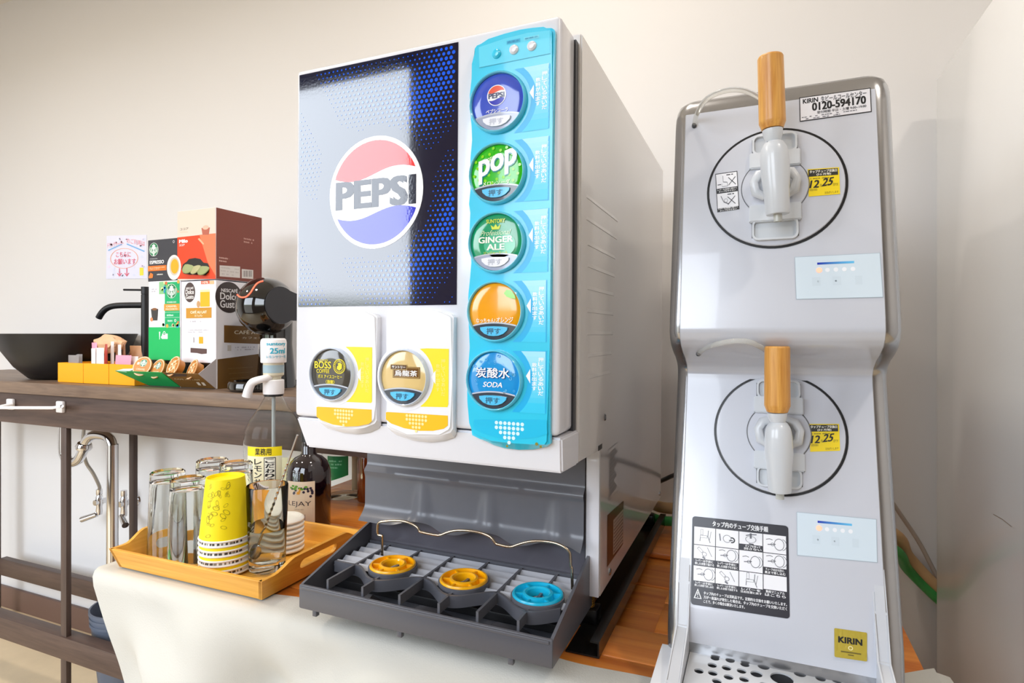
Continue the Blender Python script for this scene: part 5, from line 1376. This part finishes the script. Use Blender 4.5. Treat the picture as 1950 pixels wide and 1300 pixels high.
# ------------------------------------------------------------------ bamboo tray and what stands on it
BAM = wood('bamboo', '#dc9628', '#fbc055', axis=0, scale=26, rough=.4, stretch=.05, coat=.15)
BAMY = wood('bamboo_side', '#d89226', '#f6b84c', axis=1, scale=26, rough=.4, stretch=.05, coat=.15)
ZT, ZF = H-.436, T+.012
tfl, tfr = P(208, 1044, Z=-.436), P(498, 1108, Z=-.436)
ty0 = (tfl.y+tfr.y)/2; tx0, tx1, ty1 = tfl.x, tfr.x, 1.075
TRY = thing('serving_tray', ((tx0+tx1)/2, (ty0+ty1)/2, T), 'bamboo serving tray with side handles holding glasses and yellow cups', 'tray')
ti = .013; zb = T+.0045
b = B(); box(b, tx0+ti, tx1-ti, ty0+ti, ty1-ti, zb, ZF-.003, .001); obj('tray_floor', b, BAM, TRY)
def wall(a0, a1, axis, s):
    """sloped tray wall; bottom edge pulled in by ti"""
    b = B(); th = .008
    if axis == 'x':
        y_t, y_b = s
        sg = 1 if y_b > y_t else -1
        prism(b, [(a0+ti, y_b, zb), (a1-ti, y_b, zb), (a1, y_t, ZT), (a0, y_t, ZT)], [(a0+ti, y_b+sg*th, zb), (a1-ti, y_b+sg*th, zb), (a1-.006, y_t+sg*th, ZT), (a0+.006, y_t+sg*th, ZT)])
        bmesh.ops.bevel(b, geom=b.edges[:], offset=.001, segments=1, affect='EDGES')
        return obj('tray_wall', b, BAM, TRY)
    x_t, x_b = s; sg = 1 if x_b > x_t else -1
    cu = bpy.data.curves.new('w', 'CURVE'); cu.dimensions = '2D'; cu.fill_mode = 'BOTH'; cu.extrude = th/2
    L_ = a1-a0; mid = L_/2
    top = []
    for k in range(33):
        u = k/32*L_; f_ = max(0, min(1, (1.0-abs(u-mid)/(L_*.40))*2.4)); f_ = f_*f_*(3-2*f_)
        top.append((u, ZT-zb+.019*f_))
    def spl(pts):
        s_ = cu.splines.new('POLY'); s_.points.add(len(pts)-1); s_.use_cyclic_u = True
        for p, q in zip(s_.points, pts): p.co = (q[0], q[1], 0, 1)
    spl([(L_-ti, 0), (ti, 0)][::-1]+[(L_, ZT-zb)]+top[::-1][1:-1]+[(0, ZT-zb)])
    hw, hz, hr = .052, .035, .0095
    spl([(mid+u, v) for u, v in rrect(-hw, hw, hz-hr, hz+hr, hr-.0002, 6)])
    oc = bpy.data.objects.new('w', cu); COL.objects.link(oc); dg = bpy.context.evaluated_depsgraph_get()
    me = bpy.data.meshes.new_from_object(oc.evaluated_get(dg)); bpy.data.objects.remove(oc); bpy.data.curves.remove(cu)
    b.from_mesh(me); bpy.data.meshes.remove(me)
    for v in b.verts:
        u, z, d = v.co; v.co = Vector((x_b+(x_t-x_b)*z/(ZT-zb)+sg*(d+th/2), a0+u, zb+z))
    return obj('tray_wall', b, BAMY, TRY)
wall(tx0, tx1, 'x', (ty0, ty0+ti)); wall(tx0, tx1, 'x', (ty1, ty1-ti)); wall(ty0, ty1, 'y', (tx0, tx0+ti)); wall(ty0, ty1, 'y', (tx1, tx1-ti))

def tumbler_mesh(hh, rb, rt, up=False):
    """clear tumbler: thick bottom; rb bottom radius, rt rim radius; profile measured from the rim when upside down"""
    pr_ = [(0, 0), (rb*.9, 0), (rb, .003), (rb+(rt-rb)*.15, hh*.15), (rt, hh-.002), (rt-.0012, hh), (rt-.0024, hh-.002), (rb+(rt-rb)*.2-.003, hh*.2), (rb-.004, .022), (rb*.6, .017), (0, .016)]
    if not up: pr_ = [(r, hh-z) for r, z in pr_]
    return pr_
def glass_at(x, y, top, lab, hgrp='upturned tumblers on the bamboo tray'):
    hh = H+top-ZF
    o = lathe(B(), tumbler_mesh(hh, .033, .0385), (x, y, ZF), seg=40)
    return tag(obj('tumbler', o, GLASS, None, org=(x, y, ZF), smooth=40), lab, 'glass', hgrp)
glass_at(-1.157, .862, -.290, 'upturned clear tumbler at the left end of the tray')
glass_at(-1.070, .842, -.292, 'upturned clear tumbler directly left of the yellow cups')
glass_at(-1.145, .962, -.284, 'upturned clear tumbler at the back, left of the other back one')
glass_at(-1.044, .937, -.277, 'upturned clear tumbler half hidden right behind the yellow cups')
# stack of paper cups, upside down
CUPY = pbr('cup_yellow', '#fbe400', .45); CUPW = pbr('cup_white', '#f2f0ea', .5)
cupx, cupy = -.982, .856
sp2 = .0094; n = 8; hc = .118
for k in range(n):
    zr = ZF+.001+k*sp2
    nm = 'topmost yellow paper cup of the upside down stack' if k == n-1 else '%s paper cup of the stack, %s' % (('white rimmed yellow', 'white rimmed dark patterned')[k % 2], ('lowest', 'second from the bottom', 'third from the bottom', 'fourth from the bottom', 'fifth from the bottom', 'third from the top', 'second from the top')[k])
    o = thing('paper_cup', (cupx, cupy, zr), nm, 'paper cup', 'stack of upturned paper cups')
    rb_c, rt_c = .0355, .0475
    b = B(); lathe(b, [(rt_c, .002), (rt_c+(rb_c-rt_c)*.5, hc*.5), (rb_c, hc), (rb_c-.002, hc), (rb_c-.0025, hc-.006), (0, hc-.006)], (cupx, cupy, zr), seg=44)
    if k == n-1 or True:
        bd = obj('cup_wall', b, CUPY if k % 2 == 1 or k == n-1 else CUPW, o, smooth=50)
    b = B(); lathe(b, [(rt_c-.001, 0), (rt_c+.0015, .0005), (rt_c+.0022, .002), (rt_c+.0015, .0035), (rt_c-.001, .004), (rt_c-.001, 0)], (cupx, cupy, zr), seg=44); obj('rolled_rim', b, CUPW, o, smooth=60)
    if k < n-1:
        R2 = rt_c-.0006
        pr = Print(lambda u, v, h: Vector((cupx+(R2+.0008+h-(v)*.1)*math.sin(u), cupy-(R2+.0008+h-v*.1)*math.cos(u), zr+v)))
        rd = random.Random(k)
        if k % 2 == 0:
            u = -1.2
            while u < 1.5:
                d = rd.uniform(.03, .14); pr.add([(u, .0048), (u+d*.5, .0048), (u+d, .0050), (u+d, .0088), (u+d*.5, .0090), (u, .0086)], [[0, 1, 2, 3, 4, 5]], '#4a453c' if rd.random() < .7 else '#8a8474', 1); u += d+rd.uniform(.01, .1)
        pr.build('pattern', o) if pr.v else None
    else:
        # leaf and scribble line drawing on the yellow wall
        pr = Print(lambda u, v, h: Vector((cupx+(rt_c+(rb_c-rt_c)*v/hc+.0004+h)*math.sin(u), cupy-(rt_c+(rb_c-rt_c)*v/hc+.0004+h)*math.cos(u), zr+v)))
        rd = random.Random(11)
        for j in range(34):
            u0, v0 = rd.uniform(-.02, .98), rd.uniform(.012, .108); s_ = rd.uniform(.0035, .0075); a0 = rd.uniform(0, 6.28)
            loop = [(u0+(s_*math.cos(a))*math.cos(a0)/.043-(s_*.55*math.sin(a))*math.sin(a0)/.043, v0+s_*math.cos(a)*math.sin(a0)+s_*.55*math.sin(a)*math.cos(a0)) for a in [i/12*6.283 for i in range(13)]]
            # outline as thin quads, width in metres
            vs_ = []
            for i, (uu, vv) in enumerate(loop):
                du, dv = (uu-u0), (vv-v0); vs_ += [(u0+du, v0+dv), (u0+du*.84, v0+dv*.84)]
            pr.add(vs_, [[2*i, 2*i+1, 2*i+3, 2*i+2] for i in range(12)], '#94880c', 1)
        pr.build('leaf_drawing', o)
# glass of water with a twisted bar spoon
gx, gy = -.905, .888
b = lathe(B(), tumbler_mesh(H-.300-ZF, .034, .0395, True), (gx, gy, ZF+.0004), seg=44)
tag(obj('water_glass', b, GLASS, None, org=(gx, gy, ZF), smooth=40), 'clear glass half full of water holding the bar spoon', 'glass')
zw = P(500, 1003, Y=gy).z
b = B(); lathe(b, [(0, .0158), (.0204, .0168), (.0303, .0218), (.0329, .036), (.0349, zw-ZF), (0, zw-ZF-.0006)], (gx, gy, ZF+.0004), seg=44)
wt = obj('water', b, glass('water', (.98, 1, 1), 1.14), None, org=(gx, gy, ZF), smooth=40); tag(wt, 'clear water standing in the bar spoon glass', 'water')
s0, s1 = P(486, 1068, Y=gy-.004), P(566.5, 828, Y=gy-.03)
s0.z = max(s0.z, ZF+.0215)
SP = thing('bar_spoon', s0, 'long twisted steel bar spoon leaning in the water glass', 'spoon')
d = (s1-s0).normalized(); L_ = (s1-s0).length; sd = d.orthogonal().normalized(); s2 = d.cross(sd)
b = B(); rows = []
for k in range(121):
    s = k/120; p = s0+d*(L_*s); tw = s*70 if .22 < s < .80 else (15.4 if s <= .22 else 56); ra_, rb2 = (.0026, .0014) if .22 < s < .8 else (.0021, .0021)
    rows.append([p+(sd*math.cos(a)*ra_*math.cos(tw)-sd*math.sin(a)*rb2*math.sin(tw))+(s2*math.cos(a)*ra_*math.sin(tw)+s2*math.sin(a)*rb2*math.cos(tw)) for a in [i/8*6.283 for i in range(8)]])
loft(b, rows); obj('shaft', b, STEEL, SP, smooth=50)
b = B(); bmesh.ops.create_uvsphere(b, u_segments=18, v_segments=10, radius=1)
q_ = Vector((0, 0, 1)).rotation_difference(d)
for v in b.verts: v.co = s0+d*.014+q_ @ Vector((v.co.x*.0105, v.co.y*.0035+(v.co.x**2)*.002, v.co.z*.018))
obj('bowl', b, STEEL, SP, smooth=60)
# stack of white lids
lx, ly = P(531, 1040, Y=.985).x, .985
lx = max(lx, -.955)
for k in range(7):
    z = ZF+.0005+k*.0102
    b = B(); lathe(b, [(.0385, 0), (.041, .001), (.0415, .004), (.040, .0065), (.0385, .0072), (.036, .0096), (.030, .0098), (.028, .0075), (0, .0075)], (lx, ly, z), seg=44)
    tag(obj('cup_lid', b, CUPW, None, org=(lx, ly, z), smooth=40), 'white plastic lid, %s of the lid stack behind the water glass' % ('lowest', 'second from the bottom', 'third from the bottom', 'middle one', 'third from the top', 'second from the top', 'topmost')[k], 'lid', 'stack of white lids')

# ------------------------------------------------------------------ bottles behind the tray
def cylmap(cx, cy, R, a_mid):
    """wrap metres u round a cylinder; a_mid = direction of the label's middle, 0 facing -Y"""
    def mp(u, v, h):
        a = a_mid+u/R; return Vector((cx+(R+.0006+h)*math.sin(a), cy-(R+.0006+h)*math.cos(a), v))
    return mp
def cam_angle(x, y): return math.atan2(-x, y)      # angle that faces the camera at the origin
# lemon concentrate bottle with pump
by = 1.180; bx = P(521, 800, Y=by).x; a_c = cam_angle(bx, by)
tb_ = by/ (CN+(521-CX)/FPX*SN)
zpx = lambda y: H+(HY-y)/FPX*tb_
BO = thing('lemon_bottle', (bx, by, T), 'large clear lemon mix bottle with a white pump and yellow label', 'bottle')
Rb = .073
PET = glass('pet', (.985, .99, .98), 1.12, .0)
b = B(); zn = zpx(758)-T
pf = [(0, .004), (Rb*.8, .001), (Rb*.96, .006), (Rb, .02), (Rb, zpx(822)-T-.02), (Rb*.97, zpx(815)-T), (Rb*.80, zpx(798)-T), (Rb*.52, zpx(776)-T), (Rb*.30, zn+.004), (.0205, zn+.012), (.0205, zn+.022)]
lathe(b, pf+[(r-.0015, z+(.004 if i < 3 else 0)) for i, (r, z) in reversed(list(enumerate(pf))) if r > 0]+[(0, .008)], (bx, by, T), seg=56); obj('bottle', b, PET, BO, smooth=50)
b = B(); lathe(b, [(0, .012), (Rb*.94, .012), (Rb*.975, .022), (Rb*.975, .14), (0, .1395)], (bx, by, T), seg=48); obj('liquid', b, glass('lemon_mix', (.99, .97, .80), 1.1), BO, smooth=50)
mp = cylmap(bx, by, Rb, a_c-.35)
pr = Print(mp)
zl0, zl1, zl2 = zpx(985), zpx(858), zpx(841); W2 = Rb*.62
def strip(u0, u1, z0, z1, col, lay):
    n = 14; vs_ = [(u0+(u1-u0)*i/n, z) for i in range(n+1) for z in (z0, z1)]
    pr.add(vs_, [[2*i, 2*i+2, 2*i+3, 2*i+1] for i in range(n)], col, lay)
strip(-W2, W2, zl0, zl1, '#efe9c4', 1); strip(-W2, W2, zl1, zl2, '#f7de10', 1)
pr.text('業務用', (-W2*.45, zl1+.003), (W2*.45, zl2-.003), '#2a2410', 3, bold=.04)
pr.vtext('こだわり酒場の', (W2*.12, zpx(925)), (W2*.62, zpx(862)), '#1a1812', 3, bold=.05)
strip(W2*.06, W2*.68, zpx(927), zpx(860), '#1f1c16', 2); strip(W2*.10, W2*.64, zpx(925.5), zpx(861.5), '#f2efe0', 3)
pr.vtext('こだわり酒場の', (W2*.16, zpx(924)), (W2*.58, zpx(862)), '#1a1812', 5, bold=.05)
pr.vtext('レモンサワー', (-W2*.50, zpx(935)), (-W2*.05, zpx(862)), '#2a2620', 3, bold=.04)
pr.disc((W2*.55, zpx(925)), .010, '#f6d21a', 4, 18)
strip(-W2*.3, W2*.3, zpx(968), zpx(952), '#ffffff', 3)
for k in range(12): pr.rect((-W2*.26+k*W2*.045, zpx(966)), (-W2*.26+k*W2*.045+.0012, zpx(954)), '#555044', 5)
pr.build('label', BO)
b = B(); lathe(b, [(0, zn+.006), (.024, zn+.006), (.024, zn+.012), (0, zn+.012)], (bx, by, T), seg=32); obj('black_collar', b, BLACK, BO)
zc0, zc1, zc2, zc3 = zn+.012, zpx(722)-T, zpx(690)-T, zpx(644)-T
b = B(); lathe(b, [(0, zc0), (.026, zc0), (.0265, zc0+.003), (.0265, zc1-.002), (.024, zc1), (0, zc1)], (bx, by, T), seg=36); obj('screw_cap', b, PW, BO)
b = B(); lathe(b, [(0, zc1), (.019, zc1), (.019, zc1+.006), (.026, zc1+.012), (.026, zc2), (0, zc2)], (bx, by, T), seg=36); obj('pump_chamber', b, pbr('pump_cream', '#e8dfc4', .3, trans=.2), BO)
b = B(); lathe(b, [(.0262, zc1+.018), (.0264, zc1+.018), (.0264, zc2-.006), (.0262, zc2-.006)], (bx, by, T), seg=36); obj('measure_band', b, pbr('band_blue_grey', '#9fb6c0', .3), BO)
b = B(); lathe(b, [(0, zc2), (.031, zc2), (.032, zc2+.002), (.0325, zc3-.01), (.031, zc3-.003), (.027, zc3), (0, zc3)], (bx, by, T), seg=40); cap = obj('pump_head', b, PW, BO)
pr = Print(cylmap(bx, by, .0323, a_c+.25)); AQ = '#2bb0cc'
zz = lambda y: zpx(y)
pr.text('suntory', (-.026, zz(659)), (.026, zz(652)), AQ, 2, bold=.05); pr.text('25ml', (-.017, zz(672.5)), (.024, zz(662)), AQ, 2, bold=.05); pr.text('レモンサワー用', (-.026, zz(681)), (.026, zz(676)), AQ, 2, bold=.02)
pr.build('cap_lettering', cap)
sp3 = [Vector((bx, by, zpx(716))), P(506, 720, Y=by-.03), P(490, 724, Y=by-.045), P(480, 729, Y=by-.05), P(474, 740, Y=by-.052), P(470, 755, Y=by-.053)]
b = B(); tube(b, spline(sp3, 6), [.0085+.0035*(i/30) for i in range(31)], 16); obj('pump_spout', b, PW, BO, smooth=60)
b = B(); tube(b, [(bx, by, T+.02), (bx, by, T+zn+.005)], .0048, 12); obj('dip_tube', b, pbr('dip_tube', '#d4dade', .3, trans=.4), BO, smooth=60)
# cassis bottle
cy_ = 1.14; cx_ = P(588, 950, Y=cy_).x; Rc = .0525; tc_ = cy_/(CN+(588-CX)/FPX*SN); zp2 = lambda y: H+(HY-y)/FPX*tc_
CB = thing('cassis_bottle', (cx_, cy_, T), 'round dark cassis liqueur bottle with a cream label', 'bottle')
DG = pbr('dark_liquor_glass', '#120510', .05, coat=1.)
zs_ = zp2(905)-T
b = B(); lathe(b, [(0, .001), (Rc*.93, .001), (Rc, .008), (Rc, zs_), (Rc*.985, zs_+.012), (Rc*.93, zs_+.024), (Rc*.82, zs_+.036), (Rc*.62, zs_+.046), (Rc*.40, zs_+.051), (.017, zs_+.056), (.016, zs_+.085), (0, zs_+.085)], (cx_, cy_, T), seg=56); obj('bottle', b, DG, CB, smooth=50)
b = B(); lathe(b, [(0, zs_+.085), (.018, zs_+.085), (.018, zs_+.108), (0, zs_+.108)], (cx_, cy_, T), seg=28); obj('cap', b, BLACK, CB)
pr = Print(cylmap(cx_, cy_, Rc, cam_angle(cx_, cy_)-.42)); W3 = .036
za_, zb2 = zp2(989), zp2(907)
def strip3(u0, u1, z0, z1, col, lay):
    n = 12; vs_ = [(u0+(u1-u0)*i/n, z) for i in range(n+1) for z in (z0, z1)]
    pr.add(vs_, [[2*i, 2*i+2, 2*i+3, 2*i+1] for i in range(n)], col, lay)
strip3(-W3, W3, za_, zb2, '#e6d6bf', 1); strip3(-W3, W3, za_, za_+.004, '#5a3a6a', 2)
rd = random.Random(5)
for k in range(16): pr.disc((rd.uniform(-.020, .033), zb2-.016-abs(rd.gauss(0, .007))), .0032, '#2a2440', 3, 10)
for k in range(9): pr.disc((rd.uniform(-.022, .02), zb2-.010-rd.uniform(0, .008)), .0042, '#5f9a2c', 4, 7, .0026)
pr.poly([(-.006, zb2-.030), (.001, zb2-.030), (.004, zb2-.020), (.001, zb2-.014), (-.001, zb2-.022), (-.006, zb2-.025)], '#e0a03a', 5)
pr.text('LEJAY', (-.031, zp2(954)), (.028, zp2(943)), '#2c2230', 3, bold=.01); pr.text('DEPUIS 1841', (-.012, zp2(959)), (.010, zp2(956.5)), '#a89684', 3)
pr.rect((-.016, zp2(977)), (.014, zp2(967)), '#4a3a4a', 3); pr.text('CASSIS', (-.013, zp2(975)), (.011, zp2(969)), '#e8dcc8', 4, bold=.03); pr.text('CREME DE CASSIS', (-.022, zp2(984)), (.018, zp2(981.5)), '#8a7a70', 3)
pr.build('label', CB)
# clear bottle with green label, further back
gy_ = 1.415; gx_ = P(655, 930, Y=gy_).x; tg = gy_/(CN+(655-CX)/FPX*SN); zp3 = lambda y: H+(HY-y)/FPX*tg
GB = thing('green_label_bottle', (gx_, gy_, T), 'big clear bottle with a green label behind the cassis bottle', 'bottle')
Rg = .064
b = B(); pf = [(0, .004), (Rg*.85, .001), (Rg, .010), (Rg*.97, .03), (Rg, .05), (Rg, .16), (Rg*.8, .19), (.02, .215), (.018, .235)]
lathe(b, pf+[(r-.002, z) for r, z in reversed(pf) if r > 0]+[(0, .008)], (gx_, gy_, T), seg=48); obj('bottle', b, PET, GB, smooth=50)
b = B(); lathe(b, [(0, .235), (.02, .235), (.02, .248), (0, .248)], (gx_, gy_, T), seg=24); obj('cap', b, PW, GB)
pr = Print(cylmap(gx_, gy_, Rg, cam_angle(gx_, gy_)))
n = 12
u0, u1 = -.05, .012
pr.add([(u0+(u1-u0)*i/n, z) for i in range(n+1) for z in (zp3(908)+.020*(i/n), zp3(860))], [[2*i, 2*i+2, 2*i+3, 2*i+1] for i in range(n)], '#0f7a44', 1)
u0, u1 = .022, .05
pr.add([(u0+(u1-u0)*i/n, z) for i in range(n+1) for z in (zp3(925), zp3(862))], [[2*i, 2*i+2, 2*i+3, 2*i+1] for i in range(n)], '#dfe0c0', 1)
pr.fine((-.044, zp3(884)), (-.006, zp3(866)), '#7cc09a', 3, 2, 4); pr.build('label', GB)
ay = 1.40; ax_ = P(703, 930, Y=ay).x
AM = thing('amber_bottle', (ax_, ay, T), 'amber bottle just showing beside the dispenser splash back', 'bottle')
b = B(); lathe(b, [(0, .001), (.031, .001), (.034, .006), (.034, .12), (.028, .15), (.014, .175), (.013, .20), (0, .20)], (ax_, ay, T), seg=36); obj('bottle', b, pbr('amber_glass', '#8a3a0c', .08, trans=.4, coat=.5), AM, smooth=50)
b = B(); lathe(b, [(0, .20), (.015, .20), (.015, .218), (0, .218)], (ax_, ay, T), seg=24); obj('cap', b, BLACK, AM)
